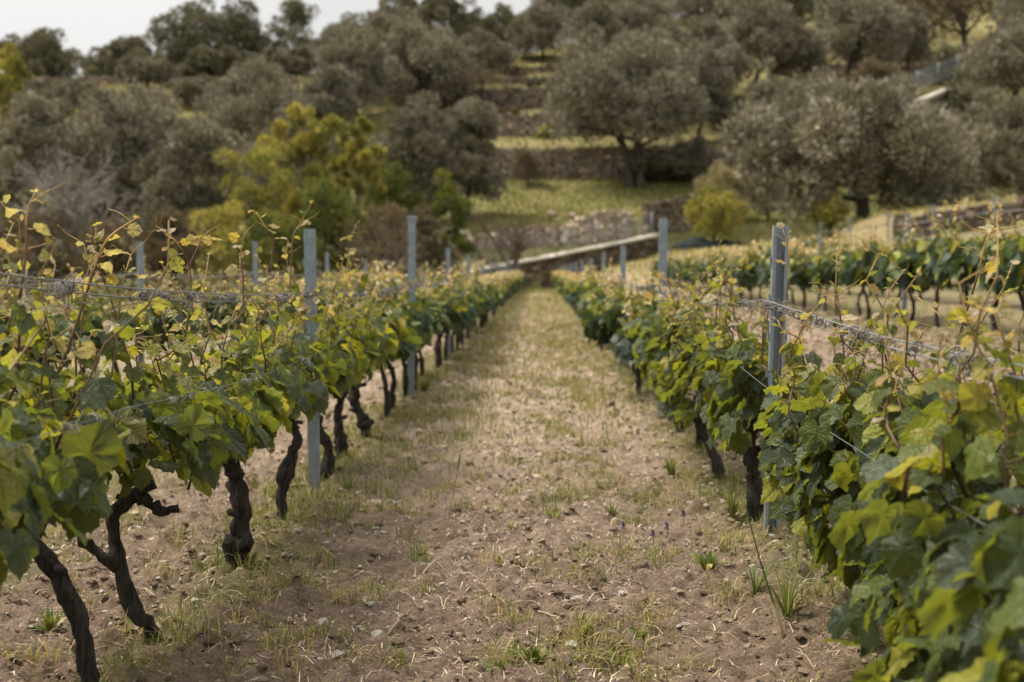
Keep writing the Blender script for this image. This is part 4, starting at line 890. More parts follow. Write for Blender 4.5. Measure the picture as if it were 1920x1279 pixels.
OT, SH = 'olive trees on the hillside', 'shrubs along the foot of the hill'
T = [  # x0 x1 y0 y1 distance kind name label cat extra
 (1030, 1300, 92, 335, 102, 'o', 'olive_tree', 'large grey-green olive with twin trunks standing alone on the green meadow', 'tree', dict(nleaf=15000, base=1190, trunks=2)),
 (1385, 1795, 165, 440, 73, 'o', 'olive_tree', 'widest and nearest olive, round and dark at its base, behind the upper vines', 'tree', dict(nleaf=22000, base=1615)),
 (1800, 2010, 195, 430, 82, 'o', 'olive_tree', 'brownish olive cut by the right picture edge beside the widest olive', 'tree', dict(nleaf=11000)),
 (1795, 1985, 50, 215, 112, 'o', 'olive_tree', 'dark olive at the right edge above the brownish one', 'tree', dict(nleaf=9000)),
 (1500, 1700, -2, 130, 124, 'o', 'olive_tree', 'spreading olive with a visible trunk on a terrace behind the widest olive', 'tree', dict(nleaf=8500, base=1578)),
 (1262, 1400, 45, 235, 114, 'o', 'olive_tree', 'pale tall olive just behind the right side of the meadow olive', 'tree', dict(nleaf=8500, base=1330)),
 (1365, 1498, 15, 190, 119, 'o', 'olive_tree', 'brown-tinged olive between the pale tall olive and the terrace olive', 'tree', dict(nleaf=8500, base=1415)),
 (700, 850, 185, 395, 90, 'o', 'olive_tree', 'dense olive directly right of the yellow tree', 'tree', dict(nleaf=11000)),
 (805, 952, 198, 385, 93, 'o', 'olive_tree', 'rounded olive at the left edge of the stone terraces gap', 'tree', dict(nleaf=10000)),
 (365, 575, 120, 290, 100, 'o', 'olive_tree', 'silvery light olive above and left of the yellow tree', 'tree', dict(nleaf=10000)),
 (-40, 160, 185, 440, 64, 'o', 'olive_tree', 'brown-grey olive filling the left picture edge behind the bare tree', 'tree', dict(nleaf=12000)),
 (120, 320, 175, 430, 70, 'o', 'olive_tree', 'olive right behind the pale bare tree', 'tree', dict(nleaf=12000)),
 (255, 455, 195, 440, 67, 'o', 'olive_tree', 'large olive between the bare tree and the yellow shrub', 'tree', dict(nleaf=12000)),
 (430, 600, 170, 370, 84, 'o', 'olive_tree', 'olive half hidden behind the yellow tree', 'tree', dict(nleaf=8000)),
 (600, 735, 80, 250, 112, 'o', 'olive_tree', 'olive on the slope right above the yellow tree top', 'tree', dict(nleaf=9000)),
 (700, 870, 65, 215, 117, 'o', 'olive_tree', 'broad olive left of the brown twiggy tree', 'tree', dict(nleaf=9000)),
 (640, 800, 25, 130, 132, 'o', 'olive_tree', 'olive higher up behind the broad olive', 'tree', dict(nleaf=7000)),
 (15, 140, 65, 165, 138, 'd', 'ridge_tree', 'low dark tree on the ridge at the far left', 'tree', dict(nleaf=6000)),
 (148, 312, 78, 172, 136, 'd', 'ridge_tree', 'wide flat tree on the ridge right of the bright sky gap', 'tree', dict(nleaf=8000)),
 (295, 430, 15, 150, 140, 'd', 'ridge_tree', 'tallest dark tree on the left skyline', 'tree', dict(nleaf=8000, rough=.6)),
 (400, 510, 20, 150, 142, 'd', 'ridge_tree', 'dark tree joined to the right of the tallest skyline tree', 'tree', dict(nleaf=7000, rough=.6)),
 (505, 605, 8, 140, 144, 'd', 'ridge_tree', 'slender gappy tree on the skyline with sky showing through', 'tree', dict(nleaf=3800, loose=.6, rough=.8)),
 (585, 700, 45, 140, 140, 'o', 'olive_tree', 'small olive on the skyline right of the slender tree', 'tree', dict(nleaf=6000)),
 (690, 800, 0, 100, 150, 'd', 'ridge_tree', 'skyline tree above the olive slope left of centre', 'tree', dict(nleaf=6000)),
 (770, 870, -10, 110, 146, 'd', 'ridge_tree', 'pointed skyline tree reaching the top edge left of centre', 'tree', dict(nleaf=6000)),
 (862, 912, 8, 80, 156, 'd', 'ridge_tree', 'small round skyline tree in the dip of the skyline', 'tree', dict(nleaf=2500)),
 (900, 985, 22, 110, 150, 'd', 'ridge_tree', 'low skyline tree right of the small round one', 'tree', dict(nleaf=4500)),
 (960, 1070, 20, 125, 143, 'o', 'olive_tree', 'olive at the top of the stone terraces gap', 'tree', dict(nleaf=7000)),
 (1045, 1180, 15, 150, 132, 'o', 'olive_tree', 'olive behind the top left of the meadow olive', 'tree', dict(nleaf=8000)),
 (1140, 1275, 0, 130, 138, 'o', 'olive_tree', 'olive behind the top right of the meadow olive', 'tree', dict(nleaf=8000)),
 (985, 1130, -40, 50, 160, 'd', 'ridge_tree', 'dark tree at the top edge just right of the visible sky', 'tree', dict(nleaf=6000)),
 (1110, 1260, -60, 40, 165, 'o', 'olive_tree', 'olive at the top edge right of centre', 'tree', dict(nleaf=6000)),
 (1245, 1390, -50, 75, 152, 'o', 'olive_tree', 'olive at the top edge above the pale tall olive', 'tree', dict(nleaf=7000)),
 (1375, 1510, -60, 50, 158, 'd', 'ridge_tree', 'dark tree at the top edge above the brown-tinged olive', 'tree', dict(nleaf=6000)),
 (1500, 1620, -70, 30, 160, 'o', 'olive_tree', 'olive at the top edge behind the terrace olive', 'tree', dict(nleaf=5000)),
 (1590, 1710, -45, 75, 142, 'd', 'ridge_tree', 'dark tree peeping out right behind the terrace olive', 'tree', dict(nleaf=5500)),
 (1690, 1875, -70, 62, 136, 'b', 'brown_tree', 'brownish tree with a forked trunk at the top right', 'tree', dict(nleaf=5500, base=1800)),
 (1865, 1990, -80, 15, 150, 'o', 'olive_tree', 'olive at the top right corner', 'tree', dict(nleaf=4500)),
 (490, 655, 205, 440, 71, 'y', 'yellow_tree', 'bright yellow-green tree, the taller left half of the pair', 'tree', dict(nleaf=13000, loose=.7, spray=.72, rough=.7)),
 (605, 715, 212, 420, 73, 'y', 'yellow_tree', 'bright yellow-green tree, the right half of the pair', 'tree', dict(nleaf=8500, loose=.7, spray=.72, rough=.7)),
 (400, 540, 240, 470, 64, 'y', 'yellow_shrub', 'loose yellowish shrub left of the yellow tree', 'shrub', dict(nleaf=4200, loose=.5, spray=.8, rough=.7)),
 (345, 480, 385, 505, 56, 'y', 'yellow_shrub', 'low yellow-green shrub just above the left wire', 'shrub', dict(nleaf=3000, loose=.3, spray=.7)),
 (680, 800, 315, 440, 76, 'g', 'leafy_shrub', 'mid green leafy shrub below the dense olive', 'shrub', dict(nleaf=4500, spray=.8)),
 (790, 880, 340, 470, 72, 'g', 'leafy_shrub', 'upright green shrub left of the bare thorn bush', 'shrub', dict(nleaf=3500, spray=.8, loose=.3)),
 (530, 690, 345, 480, 62, 'g', 'leafy_shrub', 'dark green shrub under the yellow tree', 'shrub', dict(nleaf=5000, spray=.8)),
 (440, 580, 400, 510, 55, 'g', 'leafy_shrub', 'dull green shrub behind the nearest left post', 'shrub', dict(nleaf=4200, spray=.7)),
 (640, 780, 380, 500, 66, 'b', 'dry_shrub', 'brown dry scrub left of the tall broken post', 'shrub', dict(nleaf=4500, spray=.7, loose=.3)),
 (740, 850, 395, 490, 70, 'b', 'dry_shrub', 'brown dry scrub right behind the tall broken post', 'shrub', dict(nleaf=3500, spray=.7, loose=.3)),
 (250, 380, 400, 510, 54, 'b', 'dry_shrub', 'dark brown scrub under the large olive', 'shrub', dict(nleaf=4200, spray=.7)),
 (130, 270, 410, 510, 52, 'b', 'dry_shrub', 'dark brown scrub at the foot of the bare tree', 'shrub', dict(nleaf=4200, spray=.7)),
 (-40, 140, 390, 510, 53, 'b', 'dry_shrub', 'dark brown scrub at the left picture edge', 'shrub', dict(nleaf=4800, spray=.7)),
 (-30, 48, 90, 200, 108, 'y', 'yellow_tree', 'yellowish tree top at the left edge below the skyline', 'tree', dict(nleaf=3000, loose=.3)),
 (20, 130, 160, 260, 104, 'o', 'olive_tree', 'olive below the low dark ridge tree at far left', 'tree', dict(nleaf=5000)),
 (150, 370, 165, 270, 101, 'o', 'olive_tree', 'olive row top just under the grassy ridge', 'tree', dict(nleaf=7500)),
 (1285, 1392, 358, 440, 71, 'y', 'round_bush', 'round yellow-green bush beside the dark netting', 'bush', dict(nleaf=5500, spray=.55)),
 (1512, 1592, 375, 452, 69, 'y', 'yellow_bush', 'small yellow bush against the dark trunk of the widest olive', 'bush', dict(nleaf=2600, spray=.6, loose=.3)),
 (1298, 1405, 305, 375, 92, 'p', 'flowering_shrub', 'pale cream flowering shrub above the round bush', 'shrub', dict(nleaf=4200, spray=.7)),
 (1335, 1455, 190, 265, 109, 'd', 'dark_bush', 'dark green bush left of the top of the widest olive', 'bush', dict(nleaf=4500)),
 (1580, 1690, 128, 195, 112, 'b', 'brown_bush', 'rounded brown bush below the terrace olive', 'bush', dict(nleaf=4000)),
 (1755, 1835, 150, 230, 103, 'd', 'dark_bush', 'very dark bush at the end of the upper lane wall', 'bush', dict(nleaf=4000)),
 (1735, 1800, 92, 145, 120, 'd', 'dark_bush', 'small dark bush behind the upper lane fence', 'bush', dict(nleaf=2500)),
 (1005, 1045, 240, 268, 110, 'y', 'round_bush', 'tiny bright green bush on a stone terrace', 'bush', dict(nleaf=1200, spray=.6)),
 (1180, 1300, 300, 345, 103, 'd', 'dark_bush', 'low dark bush behind the trunk of the meadow olive', 'bush', dict(nleaf=2500)),
 (420, 560, 150, 250, 108, 'o', 'olive_tree', 'olive peeping over the silvery light olive', 'tree', dict(nleaf=6000)),
 (560, 680, 140, 260, 106, 'o', 'olive_tree', 'olive just above the tip of the yellow tree', 'tree', dict(nleaf=6000)),
 (225, 330, 115, 190, 122, 'o', 'olive_tree', 'olive below the wide flat ridge tree', 'tree', dict(nleaf=4500)),
 (330, 470, 95, 180, 128, 'd', 'ridge_tree', 'low dark tree in front of the tallest skyline tree', 'tree', dict(nleaf=6000)),
 (470, 600, 95, 175, 127, 'o', 'olive_tree', 'olive in front of the slender gappy tree', 'tree', dict(nleaf=6000)),
 (-20, 60, 75, 150, 141, 'd', 'ridge_tree', 'dark ridge tree touching the left picture edge', 'tree', dict(nleaf=4000)),
 (840, 960, 70, 160, 130, 'o', 'olive_tree', 'olive behind the brown twiggy tree', 'tree', dict(nleaf=5500)),
 (1250, 1370, 100, 250, 107, 'o', 'olive_tree', 'olive touching the right edge of the meadow olive', 'tree', dict(nleaf=7000)),
 (1380, 1500, 140, 270, 99, 'o', 'olive_tree', 'olive rising left behind the widest olive', 'tree', dict(nleaf=6500)),
 (1440, 1540, 60, 160, 121, 'o', 'olive_tree', 'small olive between the brown-tinged olive and the terrace olive', 'tree', dict(nleaf=4500)),
 (1640, 1740, 20, 120, 131, 'o', 'olive_tree', 'olive between the terrace olive and the brownish forked tree', 'tree', dict(nleaf=5000)),
 (1850, 1960, 0, 90, 128, 'o', 'olive_tree', 'olive at the right edge just under the corner', 'tree', dict(nleaf=5500)),
 (1160, 1270, 60, 150, 126, 'o', 'olive_tree', 'olive directly behind the crown top of the meadow olive', 'tree', dict(nleaf=5000)),
 (1395, 1480, 235, 330, 92, 'd', 'dark_bush', 'tall dark bush pressed against the left side of the widest olive', 'bush', dict(nleaf=4500)),
 (1780, 1880, 180, 300, 96, 'o', 'olive_tree', 'small olive between the very dark bush and the brownish edge olive', 'tree', dict(nleaf=5500)),
 (40, 175, 150, 240, 113, 'o', 'olive_tree', 'olive in front of the sky gap between the two left ridge trees', 'tree', dict(nleaf=5500)),
 (310, 425, 148, 225, 117, 'o', 'olive_tree', 'olive under the tallest skyline tree, above the large scrub olive', 'tree', dict(nleaf=5500)),
 (925, 975, 205, 250, 112, 'b', 'brown_bush', 'small brown bush growing over the second terrace wall', 'bush', dict(nleaf=1500, spray=.6, loose=.3)),
 (985, 1030, 150, 178, 120, 'd', 'dark_bush', 'small dark bush on the third terrace of the gap', 'bush', dict(nleaf=1300, spray=.6, loose=.3)),
 (940, 985, 128, 160, 128, 'b', 'brown_bush', 'brown scrub bush at the upper steps of the gap', 'bush', dict(nleaf=1300, spray=.6, loose=.3)),
 (955, 1020, 285, 340, 102, 'b', 'brown_bush', 'low brown bush against the left part of the long rubble wall', 'bush', dict(nleaf=1800, spray=.6, loose=.3)),
 (1250, 1330, 262, 335, 103.5, 'o', 'olive_shrub', 'grey-green scrub in front of the right end of the long rubble wall', 'shrub', dict(nleaf=3000, spray=.7, loose=.2)),
 (1020, 1060, 185, 240, 113, 'o', 'olive_shrub', 'grey-green sapling against the left side of the meadow olive', 'shrub', dict(nleaf=2000, spray=.7, loose=.2)),
 (1700, 1800, 260, 410, 86, 'o', 'olive_tree', 'olive half hidden by the right side of the widest olive', 'tree', dict(nleaf=6500)),
]
for k, (x0, x1, y0, y1, d, kd, nm, lab, cat, kw) in enumerate(T):
    plant(x0, x1, y0, y1, d, kd, nm, lab, cat, 400 + k, group=OT if nm == 'olive_tree' else SH if cat != 'tree' else None, **kw)
bare(70, 270, 205, 470, 55, 'pale grey bare tree with fine branches in front of the left olives', 501, (.33, .30, .265))
bare(905, 1010, 340, 470, 80, 'bare brown thorn bush in front of the broken stone wall', 502, (.17, .12, .095), 'bare_bush', cat='bush')
bare(835, 950, 78, 235, 117, 'brown twiggy leafless tree at the edge of the terrace gap', 503, (.15, .11, .09), 'bare_tree', 3500)
bare(620, 740, 360, 500, 60, 'leafless grey-brown brush left of the tall broken post', 504, (.17, .13, .10), 'bare_bush', cat='bush')
# low tangle under the left trees
r = np.random.default_rng(77); n = 15000; m2 = MB()
x = r.uniform(-26, -3.6, n); y = r.uniform(40, 78, n); z = terrain(x, y) + r.random(n) ** 1.5 * (.4 + 1.1 * vnoise(x * .5, y * .5, 4)); P = np.stack([x, y, z], 1)
ax = unit(r.normal(0, 1, (n, 3)) + [0, 0, .6]); sd = unit(np.cross(ax, r.normal(0, 1, (n, 3)))); L = .15 + .25 * r.random(n)
v = np.stack([P, P + ax * L[:, None] * .5 + sd * L[:, None] * .2, P + ax * L[:, None], P + ax * L[:, None] * .5 - sd * L[:, None] * .2], 1)
pal = np.vstack([BR, GN[:2] * .8, DK]); m2.add(v.reshape(-1, 3), np.arange(n * 4).reshape(-1, 4), None, np.repeat(pal[r.integers(0, len(pal), n)], 4, 0))
tag(m2.obj('undergrowth', M['shrub'], None, False), 'brown and dark green tangle of low scrub under the trees on the left slope', 'undergrowth', kind='stuff')

# ------------------------------------------------------------------ stone walls
def stone_wall(pts, h, thick, label, seed, sw=.42, sh=.2, cap=False, ragged=.12, pale=0., group='dry stone walls on the hillside', name='stone_wall', zf=None, white=.05):
    """pts: list of (x, y); stones laid in courses on the terrain (or on zf)"""
    r = np.random.default_rng(seed); pts = np.array(pts, float); seg = np.linalg.norm(np.diff(pts, axis=0), axis=1); cum = np.r_[0, np.cumsum(seg)]; Ltot = cum[-1]
    def at(s): return np.array([np.interp(s, cum, pts[:, 0]), np.interp(s, cum, pts[:, 1])])
    o = np.array([*pts[0], 0.]); m2 = MB(); hh = (lambda s: h(s / Ltot)) if callable(h) else (lambda s: h)
    s = 0.
    while s < Ltot:
        wd = sw * r.uniform(.5, 1.5); c = at(min(s + wd / 2, Ltot)); a2 = at(min(s + wd, Ltot)); a1 = at(max(s, 0)); ang = math.atan2(*(a2 - a1)[::-1]) if wd else 0
        z0 = float(zf(c[0], c[1])) if zf else float(terrain(c[0], c[1] - thick * .5 - .35)) - .15
        H = hh(s) + r.normal(0, ragged) * .5; z = 0.
        # core behind the stones keeps joints dark
        box(m2, (c[0] - o[0], c[1] - o[1] + .04, z0 + H * .47), (wd * 1.02, thick * .75, H * .94), ang, (.35, .33, .3))
        while z < H:
            ch_ = sh * r.uniform(.6, 1.45); g_ = r.uniform(.55, 1.25) + pale
            if r.random() < white: g_ *= 2.1
            box(m2, (c[0] - o[0] + r.normal(0, wd * .12), c[1] - o[1] - r.uniform(0, .07), z0 + z + ch_ / 2), (wd * r.uniform(.75, 1.05), thick * r.uniform(.9, 1.05), ch_ * .9), ang + r.normal(0, .05), (g_, g_ * r.uniform(.93, 1.0), g_ * r.uniform(.86, 1.0)), .09, r)
            z += ch_
        s += wd * .96
    w = m2.obj(name, M['stone'], None, False, o); tag(w, label, 'stone wall', group)
    return w
def terr_line(x0, x1, d, n=14):
    xs_ = np.linspace(x0, x1, n); return [(xx, d - (float(fbm(np.array(xx * .09), np.array(3.3), 5, 2)) - .5) * 2.2 - .05) for xx in xs_]
stone_wall(terr_line(-9, 16, 104.1, 26), 2.4, .5, 'long rubble retaining wall along the back of the green meadow', 601, white=.10, pale=.3)
stone_wall(terr_line(-8, 6, 111.1), 1.9, .5, 'terrace wall with a few white stones, second up the gap', 602, white=.18, pale=.25)
stone_wall(terr_line(-8, 6, 118.1), 2.0, .5, 'dark terrace wall, third up the gap between the olives', 603, pale=-.15, white=.02)
stone_wall(terr_line(-9, 8, 127.1), .8, .5, 'low terrace wall near the top of the gap', 604, white=.02)
stone_wall(terr_line(-9, 8, 135.1), .85, .5, 'topmost little terrace wall in the gap', 605, white=.02)
stone_wall(terr_line(-52, -22, 127.1, 22), .85, .5, 'lower terrace wall under the trees of the left ridge', 606, white=.02)
stone_wall(terr_line(-52, -22, 135.1, 22), .85, .5, 'upper terrace wall under the trees of the left ridge', 607, white=.02)
stone_wall(terr_line(22, 48, 127.1, 20), .9, .5, 'terrace wall behind the trunk of the terrace olive', 608, white=.02)
stone_wall(terr_line(24, 52, 135.1, 20), .95, .5, 'higher terrace wall at the upper right', 609, white=.02)
stone_wall(terr_line(30, 58, 143.1, 20), .95, .5, 'terrace wall near the top right corner', 610, white=.02)
stone_wall(terr_line(16, 44, 111.1, 20), 1.7, .5, 'terrace wall hidden behind the top of the widest olive', 611, white=.02)
# old broken wall behind the fence
stone_wall([(-7.6, 87.6), (-4, 88.3), (-1.0, 88.9), (.9, 89.2)], lambda t: 1.25 + .25 * math.sin(t * 9), .6, 'low grey tumbled wall behind the left half of the fence', 620, .34, .17, pale=.9, white=.12, group='old grey walls behind the fence', zf=lambda a, b: terrain(a, b) - .25)
stone_wall([(1.35, 88.9), (3.2, 89.4), (5.6, 90.0)], lambda t: 1.5 + 1.0 * math.sin(min(1, t * 1.6) * 1.5) - .5 * t, .6, 'broken grey wall end with pale tumbled cap stones behind the fence', 621, .34, .17, pale=1.0, white=.16, group='old grey walls behind the fence', zf=lambda a, b: terrain(a, b) - .3)
stone_wall([(6.4, 87.6), (8.4, 88.6), (9.6, 89.2)], 2.4, .6, 'dark stone wall at the upper end of the sloping capping', 622, .36, .18, pale=-.2, white=.03, group='old grey walls behind the fence', zf=lambda a, b: cap_z(a) - .4)
# loose rocks on the meadow edge
for k, (px, py, d, s, lab) in enumerate([(1275, 372, 90, .55, 'large pale rock on the wall beside the round bush'), (1300, 372, 89.5, .35, 'smaller pale rock right of the large pale rock'), (1072, 388, 93, .45, 'grey boulder on the meadow edge'),
                                         (1035, 384, 93.5, .5, 'long flat grey rock left of the grey boulder'), (1145, 402, 91, .4, 'pale rock perched on the broken wall'), (1815, 232, 95, .55, 'brown boulder on the grass at the right')]):
    x = X_at(px, d); r = np.random.default_rng(650 + k); m2 = lumps(np.array([0.]), np.array([0.]), np.array([0.]), np.array([s]), .6, np.array([[1.6, 1.5, 1.4]]), r, .2)
    zz = max(float(terrain(x, d)), Z_at(py, d) - s * .4) if k != 4 else Z_at(py, d)
    tag(m2.obj('rock', M['stone'], None, False, (x, d, float(terrain(x, d)) + s * .3)), lab, 'rock', 'loose rocks at the meadow edge')
# low bank wall behind the topmost vines
stone_wall([(14.2, 57.5), (18, 57.5), (22, 57.5), (27, 57.5)], 1.0, .5, 'low dark bank wall behind the topmost vine row', 630, .4, .2, pale=-.2, white=.02, zf=lambda a, b: terrain(a, b - .6) - .1)

# oblique retaining wall with sloping capping
A, B = -7.2, 7.0
wxs = np.linspace(A, B, 12)
wall = stone_wall([(a, float(wall_y(a))) for a in wxs], 1, .5, 'dark dry stone retaining wall with a pale sloping capping across the end of the path', 640, .38, .19, pale=-.15, white=.03, group=None, name='retaining_wall',
                  zf=None) if False else None
r = np.random.default_rng(640); m2 = MB(); o = np.array([A, float(wall_y(A)), 0.]); s = A; ang = math.atan(.62)
while s < B:
    wd = .34 * r.uniform(.5, 1.5); yy_ = float(wall_y(s + wd / 2)); z0 = float(terrain(s + wd / 2, yy_ - .6)) - .15; H = float(cap_z(s + wd / 2)) - z0 - .05; z = 0.
    box(m2, (s + wd / 2 - o[0], yy_ - o[1] + .06, z0 + H / 2), (wd * 1.25, .45, H), ang, (.3, .28, .26))
    while z < H - .08:
        ch_ = .18 * r.uniform(.6, 1.45); ch_ = min(ch_, H - z); g_ = r.uniform(.35, .95) * (2.2 if r.random() < .03 else 1)
        box(m2, (s + wd / 2 - o[0] + r.normal(0, .04), yy_ - o[1] - r.uniform(.0, .07), z0 + z + ch_ / 2), (wd * 1.15, .46, ch_ * .88), ang + r.normal(0, .05), (g_, g_ * .95, g_ * .88), .09, r); z += ch_
    s += wd * .96
wall = m2.obj('retaining_wall', M['stone'], None, False, o); tag(wall, 'dark stone retaining wall with a pale sloping capping across the end of the path', 'stone wall')
m2 = MB(); s = A
while s < B:
    wd = r.uniform(.5, 1.2); e2 = min(s + wd, B); n_ = 2
    xa, xb = s, e2 - .02; ya, yb = float(wall_y(xa)), float(wall_y(xb)); za, zb = float(cap_z(xa)), float(cap_z(xb)); nx_, ny_ = -math.sin(ang), math.cos(ang); t_ = .45; hc = .13
    v = []
    for (xx, yy_, zz) in ((xa, ya, za), (xb, yb, zb)):
        for sgn in (-1, 1):
            for dz in (-hc, 0.03 * r.normal()): v.append((xx + sgn * nx_ * t_ - o[0], yy_ + sgn * ny_ * t_ - o[1], zz + dz))
    m2.add(v, [(0, 1, 3, 2), (4, 6, 7, 5), (0, 4, 5, 1), (2, 3, 7, 6), (1, 5, 7, 3), (0, 2, 6, 4)], None, np.array((1.0, .97, .93)) * r.uniform(.80, 1.08)); s = e2
m2.obj('capping', M['cap'], wall, False)
# fence on the capping
def fence(path, zfun, h, label, npost, seed, bay=.12, rr=.0034):
    path = np.array(path, float); o = np.array([*path[0], float(zfun(path[0][0], path[0][1]))]); e = empty('wire_fence', o, label, 'fence')
    L = np.linalg.norm(path[-1] - path[0]); dv = (path[-1] - path[0]) / L
    def P(s, z):
        q = path[0] + dv * s; return np.array([q[0], q[1], float(zfun(q[0], q[1])) + z]) - o
    for k in range(npost):
        s = L * k / (npost - 1); m3 = MB(); tube(m3, [P(s, -.05), P(s, h + .08)], .035, 8); m3.obj('fence_post', M['metal'], e)
    m3 = MB(); q = 0.
    while q < L:
        for sg in (1, -1):
            a_, b_ = (q, min(q + h, L)) if sg > 0 else (q, max(q - h, 0)); hh_ = abs(b_ - a_)
            if hh_ > .1: tube(m3, [P(a_, 0), P(b_, hh_)], rr, 3, (.17, .20, .21), cap=False)
        q += bay
    for z in (.02, h / 2, h): tube(m3, np.array([P(L * t, z) for t in np.linspace(0, 1, 10)]), rr * 1.5, 4, (.3, .34, .35))
    m3.obj('wire_mesh', M['wire'], e)
fence([(A + .2, float(wall_y(A + .2))), (B - .2, float(wall_y(B - .2)))], lambda a, b: cap_z(a), 1.25, 'wire mesh fence with thin steel posts along the sloping capping', 9, 1)
# upper lane wall with its own fence, far up the slope on the right
lane0, lane1 = np.array([X_at(1695, 100), 100.]), np.array([X_at(1765, 104), 104.])
def lane_z(a, b): t = (np.asarray(a) - lane0[0]) / (lane1[0] - lane0[0]); return Z_at(203, 100) * (1 - t) + Z_at(174, 104) * t
m2 = MB(); o = np.array([*lane0, float(lane_z(lane0[0], 0))]); r = np.random.default_rng(660)
e = empty('lane_wall', o, 'short pale capped wall climbing the slope behind the top of the widest olive', 'stone wall')
dvec = lane1 - lane0; angl = math.atan2(dvec[1], dvec[0])
for k in range(8):
    t = (k + .5) / 8; c = lane0 + dvec * t; zz = float(lane_z(c[0], 0)); g0 = float(terrain(c[0], c[1] - .5)) - .3; H = max(zz - g0, .4)
    for j in range(max(2, int(H / .28))): box(m2, (*(c - lane0), g0 - o[2] + (j + .5) * H / max(2, int(H / .28))), (np.linalg.norm(dvec) / 8 * 1.02, .45, H / max(2, int(H / .28)) * .93), angl, np.full(3, r.uniform(.5, 1.0)), .06, r)
m2.obj('masonry', M['stone'], e, False)
m2 = MB(); v = []
for t in (0, 1):
    c = lane0 + dvec * t; zz = float(lane_z(c[0], 0))
    for sg in (-1, 1):
        for dz in (-.06, .16): v.append((c[0] - math.sin(angl) * .35 * sg - o[0], c[1] + math.cos(angl) * .35 * sg - o[1], zz + dz - o[2]))
m2.add(v, [(0, 1, 3, 2), (4, 6, 7, 5), (0, 4, 5, 1), (2, 3, 7, 6), (1, 5, 7, 3), (0, 2, 6, 4)], None, (.62, .59, .55)); m2.obj('capping', M['cap'], e, False)
fence([(X_at(1672, 102), 102.), (X_at(1785, 106), 106.)], lambda a, b: Z_at(200 - (a - X_at(1672, 102)) * 10.5, 103) + .35, 1.3, 'grey wire fence with three posts above the short capped wall high on the right', 4, 2, .12, .0042)
# dark netting heaped beside the round bush
r = np.random.default_rng(670); d = 70.5; m2 = MB(); nu, nv = 40, 14
U, Vv = np.meshgrid(np.linspace(-1, 1, nu), np.linspace(-1, 1, nv)); hgt = np.sqrt(np.clip(1 - U ** 2 * .9, 0, 1)) * np.sqrt(np.clip(1 - Vv ** 2, 0, 1)) * (.42 + .6 * (fbm(U * 3, Vv * 2, 9, 3) - .5))
V3 = np.stack([U * 1.9, Vv * .7, hgt], -1).reshape(-1, 3); i = np.arange(nv - 1)[:, None]; j = np.arange(nu - 1)[None]
m2.add(V3, np.stack([i * nu + j, i * nu + j + 1, (i + 1) * nu + j + 1, (i + 1) * nu + j], -1).reshape(-1, 4), None, (.022, .03, .028))
xx = X_at(1335, d); tag(m2.obj('netting_heap', M['net'], None, True, (xx, d, float(terrain(xx, d)) + .05)), 'dark green netting heaped below the round yellow-green bush', 'netting')

# ------------------------------------------------------------------ light, sky, camera
SUN_EL, SUN_AZ = rad(57), rad(-72)          # azimuth measured from +Y towards +X
w = bpy.data.worlds.new('World'); SC.world = w; w.use_nodes = True; nt = w.node_tree; nt.nodes.clear()
def N(t, **k):
    n_ = nt.nodes.new(t)
    for a, b in k.items(): setattr(n_, a, b)
    return n_
out = N('ShaderNodeOutputWorld'); sky = N('ShaderNodeTexSky', sky_type='NISHITA'); sky.sun_disc = False; sky.sun_elevation = SUN_EL; sky.sun_rotation = SUN_AZ; sky.air_density = 1.5; sky.dust_density = 3
bg1 = N('ShaderNodeBackground'); bg1.inputs[1].default_value = .06; nt.links.new(sky.outputs[0], bg1.inputs[0])
tc = N('ShaderNodeTexCoord'); sep = N('ShaderNodeSeparateXYZ'); nt.links.new(tc.outputs['Generated'], sep.inputs[0])
mr = N('ShaderNodeMapRange'); nt.links.new(sep.outputs[2], mr.inputs[0]); mr.inputs[1].default_value = 0.; mr.inputs[2].default_value = 1.; mr.inputs[3].default_value = .35; mr.inputs[4].default_value = .84
nz = N('ShaderNodeTexNoise'); nz.inputs['Scale'].default_value = 3.; nz.inputs['Detail'].default_value = 6; nt.links.new(tc.outputs['Generated'], nz.inputs['Vector'])
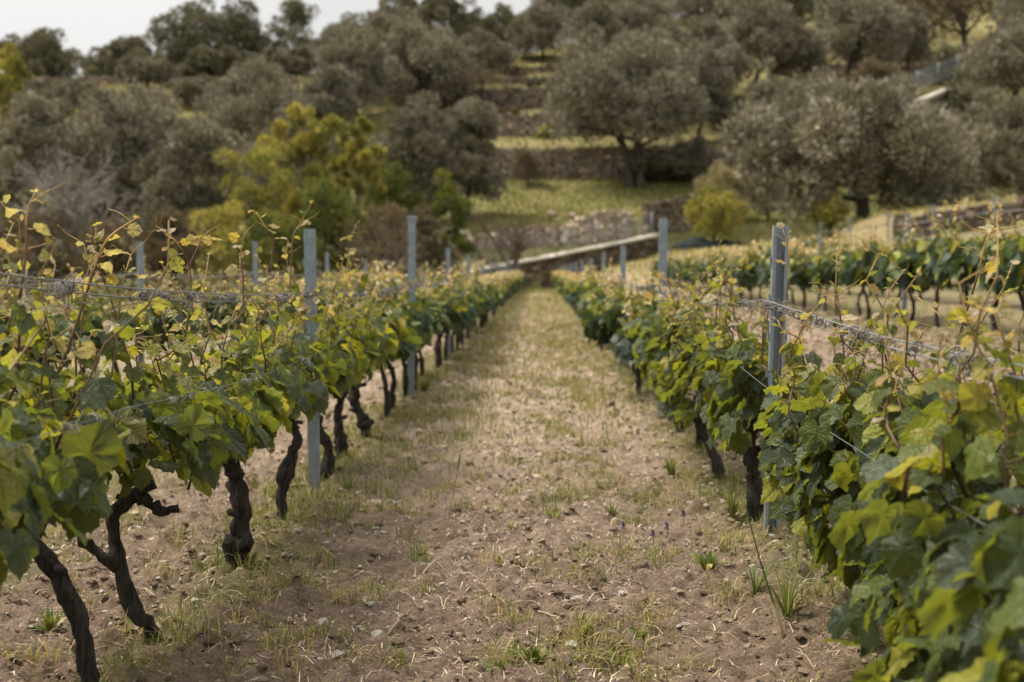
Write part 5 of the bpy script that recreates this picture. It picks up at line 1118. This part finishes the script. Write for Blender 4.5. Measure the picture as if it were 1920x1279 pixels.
m1 = N('ShaderNodeMapRange'); nt.links.new(nz.outputs[0], m1.inputs[0]); m1.inputs[1].default_value = .3; m1.inputs[2].default_value = .7; m1.inputs[3].default_value = .88; m1.inputs[4].default_value = 1.06
mu = N('ShaderNodeMath', operation='MULTIPLY'); nt.links.new(mr.outputs[0], mu.inputs[0]); nt.links.new(m1.outputs[0], mu.inputs[1])
bg2 = N('ShaderNodeBackground'); bg2.inputs[0].default_value = (1.0, .985, .97, 1); nt.links.new(mu.outputs[0], bg2.inputs[1])
mx = N('ShaderNodeMixShader'); mx.inputs[0].default_value = .88; nt.links.new(bg1.outputs[0], mx.inputs[1]); nt.links.new(bg2.outputs[0], mx.inputs[2]); nt.links.new(mx.outputs[0], out.inputs[0])
L = bpy.data.lights.new('sun', 'SUN'); L.energy = 2.9; L.angle = rad(18); L.color = (1.0, .92, .80)
lo = bpy.data.objects.new('sun', L); COL.objects.link(lo)
sd_ = Vector((math.sin(SUN_AZ) * math.cos(SUN_EL), math.cos(SUN_AZ) * math.cos(SUN_EL), math.sin(SUN_EL)))
lo.rotation_euler = (-sd_).to_track_quat('-Z', 'Y').to_euler()

cam = bpy.data.cameras.new('camera'); co = bpy.data.objects.new('camera', cam); COL.objects.link(co); SC.camera = co
cam.lens = 50; cam.sensor_width = 36; cam.clip_start = .05; cam.clip_end = 2000
co.location = (0, 0, CH)
co.rotation_euler = (rad(90) - math.atan((639.5 - VY) / FPX), 0, math.atan((VX - 960) / FPX))
cam.dof.use_dof = True; cam.dof.focus_distance = 4.5; cam.dof.aperture_fstop = 3.2
SC.render.engine = 'CYCLES'
SC.view_settings.view_transform = 'Standard'; SC.view_settings.look = 'None'; SC.view_settings.gamma = 1; SC.view_settings.exposure = 1.06
cy = SC.cycles; cy.use_denoising = True; cy.max_bounces = 6; cy.diffuse_bounces = 3; cy.glossy_bounces = 2; cy.transmission_bounces = 3; cy.transparent_max_bounces = 4; cy.sample_clamp_indirect = 4; cy.caustics_reflective = False; cy.caustics_refractive = False
